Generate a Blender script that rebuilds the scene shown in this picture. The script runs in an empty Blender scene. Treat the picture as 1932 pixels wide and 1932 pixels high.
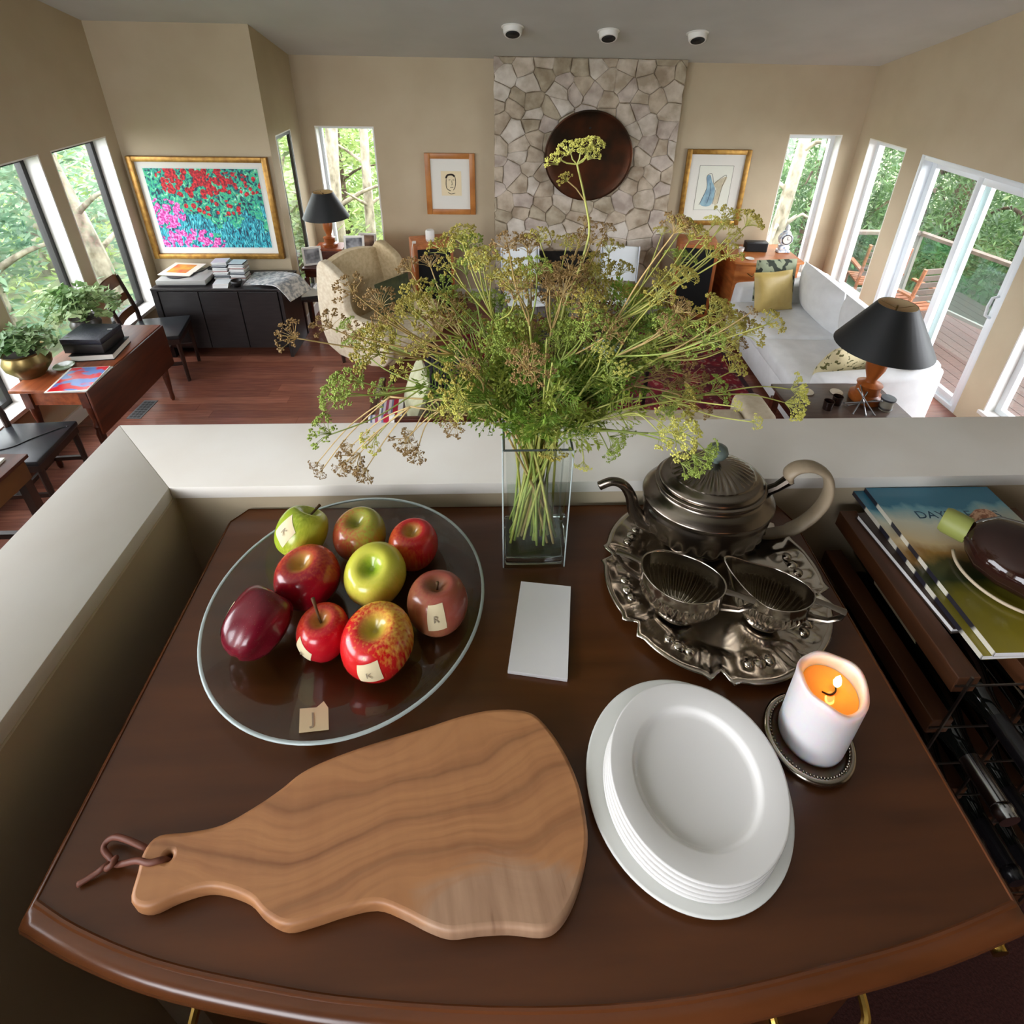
import bpy, bmesh, math, random
from math import sin, cos, pi, radians, sqrt, atan2, hypot
from mathutils import Vector, Matrix, Euler, noise

SC = bpy.context.scene
COL = SC.collection
RNG = random.Random(7)

# ------------------------------------------------------------------ camera
# eye 3.0 m above the sunken living-room floor, 0.75 m above the buffet top
IMG = 1932.0
cam_d = bpy.data.cameras.new('camera')
cam = bpy.data.objects.new('camera', cam_d)
COL.objects.link(cam)
cam_d.sensor_fit = 'HORIZONTAL'
cam_d.sensor_width = 36.0
cam_d.lens = 36.0 * 1071.06 / IMG
cam_d.shift_x = 0.5 - 990.0 / IMG
cam_d.shift_y = 621.7 / IMG - 0.5
cam_d.clip_start = 0.02
cam_d.clip_end = 200
_p, _r, _w = radians(27.667), radians(-1.2528), radians(-3.0027)
_R = (Matrix.Rotation(_w, 3, 'Z')
      @ Matrix(((1, 0, 0), (0, -sin(_p), cos(_p)), (0, -cos(_p), -sin(_p))))
      @ Matrix(((cos(_r), -sin(_r), 0), (sin(_r), cos(_r), 0), (0, 0, 1))))
_M = _R @ Matrix(((1, 0, 0), (0, -1, 0), (0, 0, -1)))
cam.matrix_world = Matrix.Translation((0, 0, 3.0)) @ _M.to_4x4()
SC.camera = cam

# ------------------------------------------------------------------ sky, daylight, exposure
world = bpy.data.worlds.new('overcast_sky')
SC.world = world
world.use_nodes = True
bg = world.node_tree.nodes['Background']
bg.inputs['Color'].default_value = (1.0, 0.885, 0.985, 1)
bg.inputs['Strength'].default_value = 17.0

def add_portal(name, loc, rot, sx, sy):
    d = bpy.data.lights.new(name, 'AREA')
    d.shape = 'RECTANGLE'; d.size = sx; d.size_y = sy
    d.cycles.is_portal = True
    o = bpy.data.objects.new(name, d); COL.objects.link(o)
    o.location = loc; o.rotation_euler = rot
    return o
# daylight openings (portals only guide sampling of the sky through real window holes)
add_portal('daylight_left', (-3.78, 3.3, 1.26), (0, radians(-90), 0), 1.75, 4.6)
add_portal('daylight_left_upper', (-3.78, -.45, 3.2), (0, radians(-90), 0), 1.9, 3.1)
add_portal('daylight_rear', (-2.2, -3.23, 3.0), (radians(90), 0, 0), 2.2, 2.2)
add_portal('daylight_right', (4.38, 4.5, 1.1), (0, radians(90), 0), 2.0, 3.9)
add_portal('daylight_back_left', (-1.69, 6.83, 1.3), (radians(-90), 0, 0), .7, 1.6)
add_portal('daylight_back_right', (3.62, 6.83, 1.3), (radians(-90), 0, 0), .65, 1.6)
SC.view_settings.view_transform = 'Standard'
SC.view_settings.look = 'None'
SC.view_settings.gamma = 1.0
SC.view_settings.use_curve_mapping = False
SC.view_settings.exposure = -0.1
try:
    SC.cycles.use_denoising = True
    SC.cycles.denoiser = 'OPENIMAGEDENOISE'
    SC.cycles.max_bounces = 10
    SC.cycles.diffuse_bounces = 5
    SC.cycles.glossy_bounces = 5
    SC.cycles.transparent_max_bounces = 16
    SC.cycles.sample_clamp_indirect = 6.0
    SC.cycles.caustics_reflective = False
except Exception:
    pass

# ------------------------------------------------------------------ helpers: colour and materials
def lin(c):
    return tuple(((v / 255.0) / 12.92 if v <= 10 else (((v / 255.0) + 0.055) / 1.055) ** 2.4) for v in c)

MATS = {}
def nd(nt, typ, **kw):
    n = nt.nodes.new(typ)
    for k, v in kw.items():
        if k in n.inputs.keys() if isinstance(k, str) else False:
            n.inputs[k].default_value = v
        else:
            setattr(n, k, v)
    return n
def base(name, col, rough=.5, metal=0., spec=.5, **extra):
    if name in MATS: return MATS[name]
    m = bpy.data.materials.new(name); m.use_nodes = True
    b = m.node_tree.nodes['Principled BSDF']
    b.inputs['Base Color'].default_value = (*lin(col), 1)
    b.inputs['Roughness'].default_value = rough
    b.inputs['Metallic'].default_value = metal
    b.inputs['Specular IOR Level'].default_value = spec
    for k, v in extra.items():
        b.inputs[k.replace('_', ' ')].default_value = v
    MATS[name] = m
    return m
def ramp(nt, fac, stops):
    r = nt.nodes.new('ShaderNodeValToRGB')
    while len(r.color_ramp.elements) < len(stops): r.color_ramp.elements.new(.5)
    for e, (p, c) in zip(r.color_ramp.elements, stops):
        e.position = p; e.color = (*lin(c), 1)
    nt.links.new(fac, r.inputs['Fac'])
    return r.outputs['Color']
def coords(nt, kind='Object', scale=(1, 1, 1), rot=(0, 0, 0)):
    tc = nt.nodes.new('ShaderNodeTexCoord'); mp = nt.nodes.new('ShaderNodeMapping')
    mp.inputs['Scale'].default_value = scale; mp.inputs['Rotation'].default_value = rot
    nt.links.new(tc.outputs[kind], mp.inputs['Vector'])
    return mp.outputs['Vector']
def noisy(name, c1, c2, scale=5., rough=.5, metal=0., stretch=(1, 1, 1), kind='Object', detail=4., bump=0., spec=.5, lo=.35, hi=.65, dist=0., **extra):
    """principled with two colours blended by stretched noise, optional fine relief"""
    if name in MATS: return MATS[name]
    m = base(name, c1, rough, metal, spec, **extra)
    nt = m.node_tree; b = nt.nodes['Principled BSDF']
    v = coords(nt, kind, stretch)
    n = nt.nodes.new('ShaderNodeTexNoise')
    n.inputs['Scale'].default_value = scale; n.inputs['Detail'].default_value = detail
    n.inputs['Distortion'].default_value = dist
    nt.links.new(v, n.inputs['Vector'])
    nt.links.new(ramp(nt, n.outputs['Fac'], [(lo, c1), (hi, c2)]), b.inputs['Base Color'])
    if bump:
        bp = nt.nodes.new('ShaderNodeBump'); bp.inputs['Strength'].default_value = bump; bp.inputs['Distance'].default_value = .01
        nt.links.new(n.outputs['Fac'], bp.inputs['Height']); nt.links.new(bp.outputs['Normal'], b.inputs['Normal'])
    return m
def clear_glass(name, tint=(250, 255, 253), gloss=.9, face=.5):
    """thin clear glass: straight transmission with a Fresnel reflection"""
    if name in MATS: return MATS[name]
    m = bpy.data.materials.new(name); m.use_nodes = True
    nt = m.node_tree; nt.nodes.clear()
    o = nt.nodes.new('ShaderNodeOutputMaterial'); mx = nt.nodes.new('ShaderNodeMixShader')
    t = nt.nodes.new('ShaderNodeBsdfTransparent'); g = nt.nodes.new('ShaderNodeBsdfGlossy')
    t.inputs['Color'].default_value = (*lin(tint), 1); g.inputs['Roughness'].default_value = .02
    g.inputs['Color'].default_value = (gloss, gloss, gloss, 1)
    ge = nt.nodes.new('ShaderNodeNewGeometry'); dt = nt.nodes.new('ShaderNodeVectorMath'); dt.operation = 'DOT_PRODUCT'
    nt.links.new(ge.outputs['Normal'], dt.inputs[0]); nt.links.new(ge.outputs['Incoming'], dt.inputs[1])
    f0 = (face / (2 + face)) ** 2; prev = dt.outputs['Value']
    for op, v in (('ABSOLUTE', None), ('SUBTRACT', 1.), ('POWER', 5.), ('MULTIPLY_ADD', 1 - f0)):
        mm = nt.nodes.new('ShaderNodeMath'); mm.operation = op; mm.use_clamp = op != 'ABSOLUTE'
        if op == 'SUBTRACT': mm.inputs[0].default_value = 1.; nt.links.new(prev, mm.inputs[1])
        else:
            nt.links.new(prev, mm.inputs[0])
            if v is not None: mm.inputs[1].default_value = v
            if op == 'MULTIPLY_ADD': mm.inputs[2].default_value = f0
        prev = mm.outputs[0]
    nt.links.new(prev, mx.inputs['Fac'])
    nt.links.new(t.outputs[0], mx.inputs[1]); nt.links.new(g.outputs[0], mx.inputs[2])
    nt.links.new(mx.outputs[0], o.inputs['Surface'])
    MATS[name] = m
    return m

# ------------------------------------------------------------------ helpers: mesh building
class MB:
    def __init__(s): s.v = []; s.f = []; s.mi = []
    def add(s, vs, fs, mi=0):
        o = len(s.v); s.v += [tuple(p) for p in vs]
        s.f += [tuple(i + o for i in f) for f in fs]; s.mi += [mi] * len(fs)
        return s
    def box(s, x0, x1, y0, y1, z0, z1, mi=0, M=None):
        vs = [Vector(p) for p in ((x0, y0, z0), (x1, y0, z0), (x1, y1, z0), (x0, y1, z0), (x0, y0, z1), (x1, y0, z1), (x1, y1, z1), (x0, y1, z1))]
        if M: vs = [M @ p for p in vs]
        return s.add(vs, [(0, 3, 2, 1), (4, 5, 6, 7), (0, 1, 5, 4), (1, 2, 6, 5), (2, 3, 7, 6), (3, 0, 4, 7)], mi)
    def prism(s, poly, z0, z1, mi=0, M=None, top=None):
        """polygon (ccw seen from +z) extruded; top = optional other polygon of the same length"""
        n = len(poly); tp = top or poly
        vs = [Vector((p[0], p[1], z0)) for p in poly] + [Vector((p[0], p[1], z1)) for p in tp]
        if M: vs = [M @ p for p in vs]
        return s.add(vs, [tuple(range(n - 1, -1, -1)), tuple(range(n, 2 * n))] + [(i, (i + 1) % n, n + (i + 1) % n, n + i) for i in range(n)], mi)
    def lathe(s, prof, n=32, mi=0, M=None, fn=None, cap0=True, cap1=True):
        """profile [(r,z)...] turned about z; fn(theta,r,z)->(x,y,z) may reshape"""
        vs = []; fs = []
        for (r, z) in prof:
            for k in range(n):
                t = 2 * pi * k / n
                vs.append(Vector(fn(t, r, z)) if fn else Vector((r * cos(t), r * sin(t), z)))
        if M: vs = [M @ p for p in vs]
        for i in range(len(prof) - 1):
            for k in range(n):
                a = i * n + k; b = i * n + (k + 1) % n
                fs.append((a, b, b + n, a + n))
        if cap0: fs.append(tuple(range(n - 1, -1, -1)))
        if cap1: fs.append(tuple(range((len(prof) - 1) * n, len(prof) * n)))
        return s.add(vs, fs, mi)
    def tube(s, pts, rad, n=8, mi=0, cap=True, flat=None):
        """swept tube; rad number or list; flat=(a,b) scales the section axes"""
        P = [Vector(p) for p in pts]; m = len(P)
        R = rad if isinstance(rad, (list, tuple)) else [rad] * m
        T = [(P[min(i + 1, m - 1)] - P[max(i - 1, 0)]).normalized() for i in range(m)]
        up = Vector((0, 0, 1)) if abs(T[0].z) < .9 else Vector((1, 0, 0))
        N = (up - T[0] * up.dot(T[0])).normalized()
        vs = []; fs = []
        for i in range(m):
            N = (N - T[i] * N.dot(T[i])).normalized(); B = T[i].cross(N)
            for k in range(n):
                a = 2 * pi * k / n; ca, sa = cos(a), sin(a)
                if flat: ca *= flat[0]; sa *= flat[1]
                vs.append(P[i] + (N * ca + B * sa) * R[i])
        for i in range(m - 1):
            for k in range(n):
                a = i * n + k; b = i * n + (k + 1) % n
                fs.append((a, b, b + n, a + n))
        if cap: fs += [tuple(range(n - 1, -1, -1)), tuple(range((m - 1) * n, m * n))]
        return s.add(vs, fs, mi)
    def grid(s, fn, nu, nv, mi=0, closed_u=False):
        vs = [fn(i / nu, j / nv) for i in range(nu + (0 if closed_u else 1)) for j in range(nv + 1)]
        w = nv + 1; N = nu if closed_u else nu
        fs = []
        for i in range(N):
            a = i * w; b = ((i + 1) % nu if closed_u else i + 1) * w
            for j in range(nv): fs.append((a + j, b + j, b + j + 1, a + j + 1))
        return s.add(vs, fs, mi)
    def mesh(s, name, mats, smooth=None, bevel=0., seg=2):
        me = bpy.data.meshes.new(name)
        me.from_pydata(s.v, [], s.f)
        for m in (mats if isinstance(mats, (list, tuple)) else [mats]): me.materials.append(m)
        if any(s.mi): me.polygons.foreach_set('material_index', s.mi)
        if bevel:
            bm = bmesh.new(); bm.from_mesh(me)
            bmesh.ops.recalc_face_normals(bm, faces=bm.faces)
            es = [e for e in bm.edges if len(e.link_faces) == 2 and e.calc_face_angle(0) > .5]
            bmesh.ops.bevel(bm, geom=es, offset=bevel, segments=seg, affect='EDGES', profile=.5, clamp_overlap=True)
            bm.to_mesh(me); bm.free()
        if smooth is not None:
            me.polygons.foreach_set('use_smooth', [True] * len(me.polygons))
            if smooth < 3: me.set_sharp_from_angle(angle=smooth)
        me.update()
        return me
    def obj(s, name, mats, parent=None, smooth=None, bevel=0., loc=None, seg=2):
        return link(name, s.mesh(name, mats, smooth, bevel, seg), parent, loc)

def link(name, me, parent=None, loc=None):
    o = bpy.data.objects.new(name, me); COL.objects.link(o)
    if parent is not None: o.parent = parent
    if loc is not None: o.location = loc
    return o
def tag(o, label, cat, group=None, kind=None):
    if label: o['label'] = label
    if cat: o['category'] = cat
    if group: o['group'] = group
    if kind: o['kind'] = kind
    return o
def thing(name, label, cat, loc=(0, 0, 0), rz=0., group=None, rot=None, kind=None):
    o = bpy.data.objects.new(name, None); COL.objects.link(o)
    o.location = loc; o.rotation_euler = rot or (0, 0, rz); o.empty_display_size = .05
    return tag(o, label, cat, group, kind)
def dup(root, loc, rz=0., label=None, rot=None):
    r = root.copy(); COL.objects.link(r); r.location = loc; r.rotation_euler = rot or (0, 0, rz)
    if label: r['label'] = label
    for ch in root.children:
        c = ch.copy(); COL.objects.link(c); c.parent = r
        for g in ch.children:
            d = g.copy(); COL.objects.link(d); d.parent = c
    return r
def spline(pts, n=8, closed=False):
    P = [Vector(p) for p in pts]; out = []; m = len(P)
    for i in range(m if closed else m - 1):
        g = (lambda k: P[k % m]) if closed else (lambda k: P[max(0, min(m - 1, k))])
        p0, p1, p2, p3 = g(i - 1), g(i), g(i + 1), g(i + 2)
        for k in range(n):
            t = k / n
            out.append(.5 * ((2 * p1) + (p2 - p0) * t + (2 * p0 - 5 * p1 + 4 * p2 - p3) * t * t + (3 * p1 - p0 - 3 * p2 + p3) * t ** 3))
    if not closed: out.append(P[-1])
    return out
def struct(o, label=None):
    o['kind'] = 'structure'
    if label: o['label'] = label
    return o
def text_mesh(name, body, size, mat, parent, M, extrude=.0004, align='CENTER'):
    c = bpy.data.curves.new(name, 'FONT'); c.body = body; c.size = size; c.extrude = extrude
    c.align_x = align; c.align_y = 'CENTER'; c.resolution_u = 3
    t = bpy.data.objects.new(name, c); COL.objects.link(t)
    dg = bpy.context.evaluated_depsgraph_get()
    me = bpy.data.meshes.new_from_object(t.evaluated_get(dg)); me.name = name
    bpy.data.objects.remove(t); bpy.data.curves.remove(c)
    me.materials.clear(); me.materials.append(mat); me.transform(M)
    return link(name, me, parent)
def Rz(a): return Matrix.Rotation(a, 4, 'Z')
def Rx(a): return Matrix.Rotation(a, 4, 'X')
def Ry(a): return Matrix.Rotation(a, 4, 'Y')
def Tr(*p): return Matrix.Translation(p)
S30 = radians(35)

# ------------------------------------------------------------------ the room
XL, XR, YB, YP, XA = -3.55, 4.13, 6.6, 5.67, -2.16
def zc(y): return 2.745 + .289 * (6.6 - y)

wall_m = noisy('wall_paint', (192, 177, 150), (186, 170, 143), 3, .75, spec=.25)
white_m = noisy('white_trim_paint', (235, 233, 228), (228, 226, 220), 4, .45)
cap_m = noisy('ledge_paint', (232, 228, 220), (226, 220, 210), 6, .5)
ceil_m = noisy('ceiling_paint', (205, 205, 200), (199, 199, 194), 2, .85, spec=.2)
black_m = base('black_aluminium', (22, 20, 20), .45)
vinyl_m = base('white_vinyl', (232, 238, 242), .35)
pane_m = clear_glass('window_glass', (244, 252, 249), .8, .45)
frost_m = clear_glass('rail_glass', (205, 228, 222), .8, .5)

def wall(name, axis, pos, th, u0, u1, z0, ztop, holes, mat, parent=None):
    us = sorted({u0, u1, *[h[0] for h in holes], *[h[1] for h in holes]})
    zs = sorted({z0, *[h[2] for h in holes], *[h[3] for h in holes]})
    b = MB(); a, c = min(pos, pos + th), max(pos, pos + th)
    for i in range(len(us) - 1):
        ua, ub = us[i], us[i + 1]; um = (ua + ub) / 2
        for j in range(len(zs)):
            za = zs[j]; last = j == len(zs) - 1
            zb0 = ztop(ua) if last else zs[j + 1]; zb1 = ztop(ub) if last else zs[j + 1]
            zm = (za + min(zb0, zb1)) / 2
            if any(h[0] < um < h[1] and h[2] < zm < h[3] for h in holes): continue
            if axis == 'x':
                vs = [(a, ua, za), (c, ua, za), (c, ub, za), (a, ub, za), (a, ua, zb0), (c, ua, zb0), (c, ub, zb1), (a, ub, zb1)]
            else:
                vs = [(ua, a, za), (ub, a, za), (ub, c, za), (ua, c, za), (ua, a, zb0), (ub, a, zb1), (ub, c, zb1), (ua, c, zb0)]
            b.add(vs, [(0, 3, 2, 1), (4, 5, 6, 7), (0, 1, 5, 4), (1, 2, 6, 5), (2, 3, 7, 6), (3, 0, 4, 7)])
    return struct(b.obj(name, mat, parent))

LW = [(4.80, 5.52), (3.85, 4.67), (2.90, 3.72), (1.95, 2.77)]
wall('wall_left', 'x', XL, -.2, -3.0, YP + .2, -.1, lambda u: zc(u), [(a, b, .43, 2.09) for a, b in LW] + [(-2.0, 1.1, 2.25, 4.15)], wall_m)
wall('wall_painting', 'y', YP, .17, XL, XA, -.1, lambda u: zc(YP) + .0, [], wall_m)
wall('wall_alcove', 'x', XA, -.05, YP + .17, YB + .2, -.1, lambda u: zc(min(u, YB)), [(5.85, 6.30, .3, 2.06)], wall_m)
wall('wall_back', 'y', YB, .2, XA, XR, -.1, lambda u: zc(YB), [(-2.0, -1.36, .5, 2.05), (3.31, 3.93, .3, 2.03)], wall_m)
wall('wall_right', 'x', XR, .2, -3.0, YB + .2, -.1, lambda u: zc(min(u, YB)),
     [(5.76, 6.40, .28, 2.03), (4.05, 5.52, .0, 2.02), (2.6, 3.80, .2, 2.02)], wall_m)
wall('wall_rear', 'y', -3.0, -.2, XL - .2, XR + .2, -.1, lambda u: zc(-3), [(-3.3, -1.1, 1.9, 4.1)], noisy('dark_rear_wall', (92, 70, 54), (74, 56, 44), 4, .5, stretch=(6, 6, .6)))  # unseen wall, coloured dark brown to cut light bounced from behind
wall('wall_half_back', 'y', .757, .169, -.738, XR, .0, lambda u: 2.277, [], wall_m)
wall('wall_half_left', 'x', -.557, -.181, -1.2, .757, .0, lambda u: 2.277, [], wall_m)
# mitred ledge cap on the half wall
struct(MB().prism([(-.743, .931), (-.560, .754), (XR, .754), (XR, .931)], 2.277, 2.302).obj('trim_1', cap_m, smooth=S30, bevel=.0015))
struct(MB().prism([(-.743, .931), (-.743, -1.2), (-.560, -1.2), (-.560, .754)], 2.277, 2.302).obj('trim_2', cap_m, smooth=S30, bevel=.0015))
struct(MB().box(-.5565, -.405, .335, .35, 1.35, 1.755).obj('trim_3', white_m))
# ceiling
b = MB()
vs = [(XL - .2, -3.2, zc(-3.2)), (XR + .2, -3.2, zc(-3.2)), (XR + .2, YB + .2, zc(YB + .2) ), (XL - .2, YB + .2, zc(YB + .2))]
b.add(vs + [(x, y, z + .12) for x, y, z in vs], [(0, 1, 2, 3), (7, 6, 5, 4), (0, 4, 5, 1), (1, 5, 6, 2), (2, 6, 7, 3), (3, 7, 4, 0)])
struct(b.obj('ceiling', ceil_m))
# upper floor the camera stands on
loft_m = noisy('maroon_carpet', (84, 44, 38), (66, 32, 28), 220, .95, detail=6, bump=.25)
struct(MB().box(-.557, XR, -3.0, .757, 1.2, 1.35).obj('floor_upper', loft_m))
# lower floor of separate cherry boards
floor_m = noisy('cherry_subfloor', (70, 34, 24), (60, 28, 20), 8, .5)
fl = struct(MB().box(XL - .2, XR + .2, -3.2, YB + .2, -.14, -.013).obj('floor', floor_m))
PLK = [noisy('cherry_board_%d' % i, c1, c2, 6, .24, stretch=(.7, 9, 1), detail=6, spec=.5)
       for i, (c1, c2) in enumerate([((146, 92, 74), (126, 76, 60)), ((136, 84, 66), (116, 70, 56)), ((152, 98, 78), (132, 82, 66)), ((128, 78, 62), (110, 66, 54))])]
planks = {}
row = 0; y = 2.62
while y < YB - .02:
    x = XL; w = min(.105, YB - y)
    k = RNG.random()
    x -= k * .9
    while x < XR:
        L = RNG.uniform(1.5, 2.3); xa, xb = max(x, XL), min(x + L, XR)
        if xb - xa > .05:
            o = MB().box(xa + .0008, xb - .0008, y + .0008, y + w - .0008, -.013, RNG.uniform(-.0006, 0)).obj('floor_board', PLK[RNG.randrange(4)], fl)
        x += L
    y += .105
# skirting
struct(MB().box(XL, XL + .018, 1.0, YP, 0, .12).obj('baseboard_left', white_m))
struct(MB().box(XL, XA, YP - .018, YP, 0, .12).obj('baseboard_painting', white_m))
struct(MB().box(XA, XA + .018, YP - .0, YB, 0, .12).obj('baseboard_alcove', white_m))
struct(MB().box(XA, -.06, YB - .018, YB, 0, .12).obj('baseboard_back', white_m))
struct(MB().box(2.0, XR, YB - .018, YB, 0, .12).obj('baseboard_back_right', white_m))

def ring(b, axis, p0, p1, u0, u1, z0, z1, w, mi=0):
    for (a, c, d, e) in ((u0, u0 + w, z0, z1), (u1 - w, u1, z0, z1), (u0 + w, u1 - w, z0, z0 + w), (u0 + w, u1 - w, z1 - w, z1)):
        if axis == 'x': b.box(p0, p1, a, c, d, e, mi)
        else: b.box(a, c, p0, p1, d, e, mi)
    return b
WN = [0]
def window(axis, pos, sgn, u0, u1, z0, z1, fm, fw=.04, off=.12, sill=True, jamb=white_m, jd=.19, fd=.05):
    """frame and pane set deep in the wall; sgn = outward direction"""
    WN[0] += 1
    w = thing('window_%d' % WN[0], None, None); w['kind'] = 'structure'
    p0, p1 = sorted((pos + sgn * off, pos + sgn * (off + fd)))
    ring(MB(), axis, p0, p1, u0 + .012, u1 - .012, z0 + .012, z1 - .012, fw).obj('frame', fm, w)
    q0, q1 = sorted((pos + sgn * (off + .022), pos + sgn * (off + .028)))
    e = fw + .01
    pb = MB().box(q0, q1, u0 + e, u1 - e, z0 + e, z1 - e) if axis == 'x' else MB().box(u0 + e, u1 - e, q0, q1, z0 + e, z1 - e)
    pb.obj('pane', pane_m, w)
    j0, j1 = sorted((pos + sgn * .001, pos + sgn * jd))
    ring(MB(), axis, j0, j1, u0, u1, z0, z1, .012).obj('jamb', jamb, w)
    if sill:
        s0, s1 = sorted((pos - sgn * .03, pos + sgn * off))
        sb = MB().box(s0, s1, u0 - .02, u1 + .02, z0 - .02, z0 + .014) if axis == 'x' else MB().box(u0 - .02, u1 + .02, s0, s1, z0 - .02, z0 + .014)
        sb.obj('sill', white_m, w, bevel=.003)
    return w
for a, c in LW: window('x', XL, -1, a, c, .43, 2.09, black_m)
window('x', XL, -1, -2.0, 1.1, 2.25, 4.15, black_m)
window('y', -3.0, -1, -3.3, -1.1, 1.9, 4.1, black_m)
window('x', XA, -1, 5.85, 6.30, .3, 2.06, black_m, .03, .004, jd=.045, fd=.03)
window('y', YB, 1, -2.0, -1.36, .5, 2.05, vinyl_m, .03)
window('y', YB, 1, 3.31, 3.93, .3, 2.03, vinyl_m, .05)
window('x', XR, 1, 5.76, 6.40, .28, 2.03, vinyl_m, .05, .09)
window('x', XR, 1, 2.6, 3.80, .2, 2.02, vinyl_m, .05, .09)
# sliding glass door
dr = thing('door_1', None, None); dr['kind'] = 'structure'
ring(MB(), 'x', XR + .0, XR + .16, 4.05, 5.52, .0, 2.02, .045).obj('door_frame', vinyl_m, dr, smooth=S30, bevel=.004)
for (a, c, p) in ((4.70, 5.475, .10), (4.095, 4.80, .03)):
    sp = ring(MB(), 'x', XR + p, XR + p + .045, a, c, .045, 1.975, .065).obj('sliding_panel', vinyl_m, dr, smooth=S30, bevel=.004)
    MB().box(XR + p + .018, XR + p + .026, a + .06, c - .06, .105, 1.915).obj('pane', pane_m, sp)
    if p < .05:
        MB().tube([(XR + p - .004, 4.13, .93), (XR + p - .045, 4.14, .95), (XR + p - .05, 4.145, 1.03), (XR + p - .045, 4.14, 1.11), (XR + p - .004, 4.13, 1.13)], .012, 8).obj('door_handle', vinyl_m, sp, smooth=3.2)

# ------------------------------------------------------------------ outdoors
import numpy as np
NR = np.random.RandomState(11)
def leaf_material(name, c1, c2, trans=.5):
    if name in MATS: return MATS[name]
    m = bpy.data.materials.new(name); m.use_nodes = True; nt = m.node_tree
    bs = nt.nodes['Principled BSDF']; bs.inputs['Roughness'].default_value = .5
    v = coords(nt, 'Object'); n = nt.nodes.new('ShaderNodeTexNoise'); n.inputs['Scale'].default_value = 3.5; n.inputs['Detail'].default_value = 6
    nt.links.new(v, n.inputs['Vector'])
    c = ramp(nt, n.outputs['Fac'], [(.38, c1), (.62, c2)])
    nt.links.new(c, bs.inputs['Base Color'])
    t = nt.nodes.new('ShaderNodeBsdfTranslucent'); nt.links.new(c, t.inputs['Color'])
    mx = nt.nodes.new('ShaderNodeMixShader'); mx.inputs['Fac'].default_value = trans
    nt.links.new(bs.outputs[0], mx.inputs[1]); nt.links.new(t.outputs[0], mx.inputs[2])
    nt.links.new(mx.outputs[0], nt.nodes['Material Output'].inputs['Surface'])
    MATS[name] = m
    return m
def leaf_cloud(name, pts, size, mat, parent=None, droop=0., long=1.6):
    """diamond leaves at the given points"""
    n = len(pts); a = NR.normal(size=(n, 3)); a[:, 2] = a[:, 2] * .6 - droop
    a /= np.linalg.norm(a, axis=1)[:, None]
    c = NR.normal(size=(n, 3)); c -= a * (a * c).sum(1)[:, None]; c /= np.linalg.norm(c, axis=1)[:, None]
    s = (size * NR.uniform(.6, 1.3, n))[:, None]
    v = np.stack([pts - a * s * long, pts - c * s * .5, pts + a * s * long, pts + c * s * .5], 1).reshape(-1, 3)
    me = bpy.data.meshes.new(name)
    me.vertices.add(4 * n); me.vertices.foreach_set('co', v.ravel())
    me.loops.add(4 * n); me.loops.foreach_set('vertex_index', np.arange(4 * n))
    me.polygons.add(n); me.polygons.foreach_set('loop_start', np.arange(n) * 4); me.polygons.foreach_set('loop_total', np.full(n, 4))
    me.materials.append(mat); me.update(calc_edges=True)
    o = link(name, me, parent); o['kind'] = 'stuff'
    return o
bark_pale = noisy('lichen_bark', (176, 170, 152), (104, 96, 80), 9, .9, stretch=(1, 1, .5), bump=.6)
bark_dark = noisy('dark_bark', (92, 74, 58), (58, 46, 38), 14, .95, stretch=(1, 1, .3), bump=.7)
LEAF = {'bright': leaf_material('bright_leaves', (96, 124, 62), (146, 164, 96), .4), 'mid': leaf_material('maple_leaves', (86, 120, 92), (130, 156, 126), .4),
        'cedar': leaf_material('cedar_sprays', (54, 84, 48), (94, 124, 74), .35), 'moss': leaf_material('mossy_leaves', (72, 94, 58), (112, 128, 80), .35)}
def tree(name, label, x, y, h, r, kind, n, bark, lean=(0, 0), zb=-.6, crown=(.0, 1.), tr=.1, size=.055, forks=0):
    t = thing(name, label, 'tree', (x, y, zb))
    tx, ty = lean
    pts = [(tx * f * f * h + .05 * sin(5 * f + x), ty * f * h + .05 * cos(4 * f + y), f * h) for f in np.linspace(0, 1, 9)]
    MB().tube(pts, [tr * (1 - .65 * i / 8) for i in range(9)], 10).obj('trunk', bark, t, smooth=3.2)
    bp = []
    for k in range(forks):
        f = .25 + .6 * k / max(1, forks); a = 2.4 * k + x
        p0 = Vector(pts[int(f * 8)]); L = r * RNG.uniform(.5, 1.)
        p1 = p0 + Vector((cos(a) * L * .5, sin(a) * L * .5, .3 * L)); p2 = p0 + Vector((cos(a) * L, sin(a) * L, .25 * L + (.2 if kind != 'cedar' else -.3)))
        MB().tube(spline([p0, p1, p2], 4), [tr * .3 * (1 - i / 9) + .006 for i in range(9)], 6).obj('branch', bark, t, smooth=3.2)
        bp.append(np.array(p2))
    k = max(6, n // 160)
    cen = np.stack([NR.normal(size=k) * r * .45, NR.normal(size=k) * r * .45, NR.uniform(crown[0], crown[1], k) * h], 1)
    cen[:, 0] += tx * (cen[:, 2] / h) ** 2 * h; cen[:, 1] += ty * cen[:, 2]
    sel = NR.randint(0, k, n)
    pts = cen[sel] + NR.normal(size=(n, 3)) * np.array([.26, .26, .2]) * (r / 1.1)
    leaf_cloud('foliage', pts, size, LEAF[kind], t, .8 if kind == 'cedar' else .1, 2.4 if kind == 'cedar' else 1.6)
    return t
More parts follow.
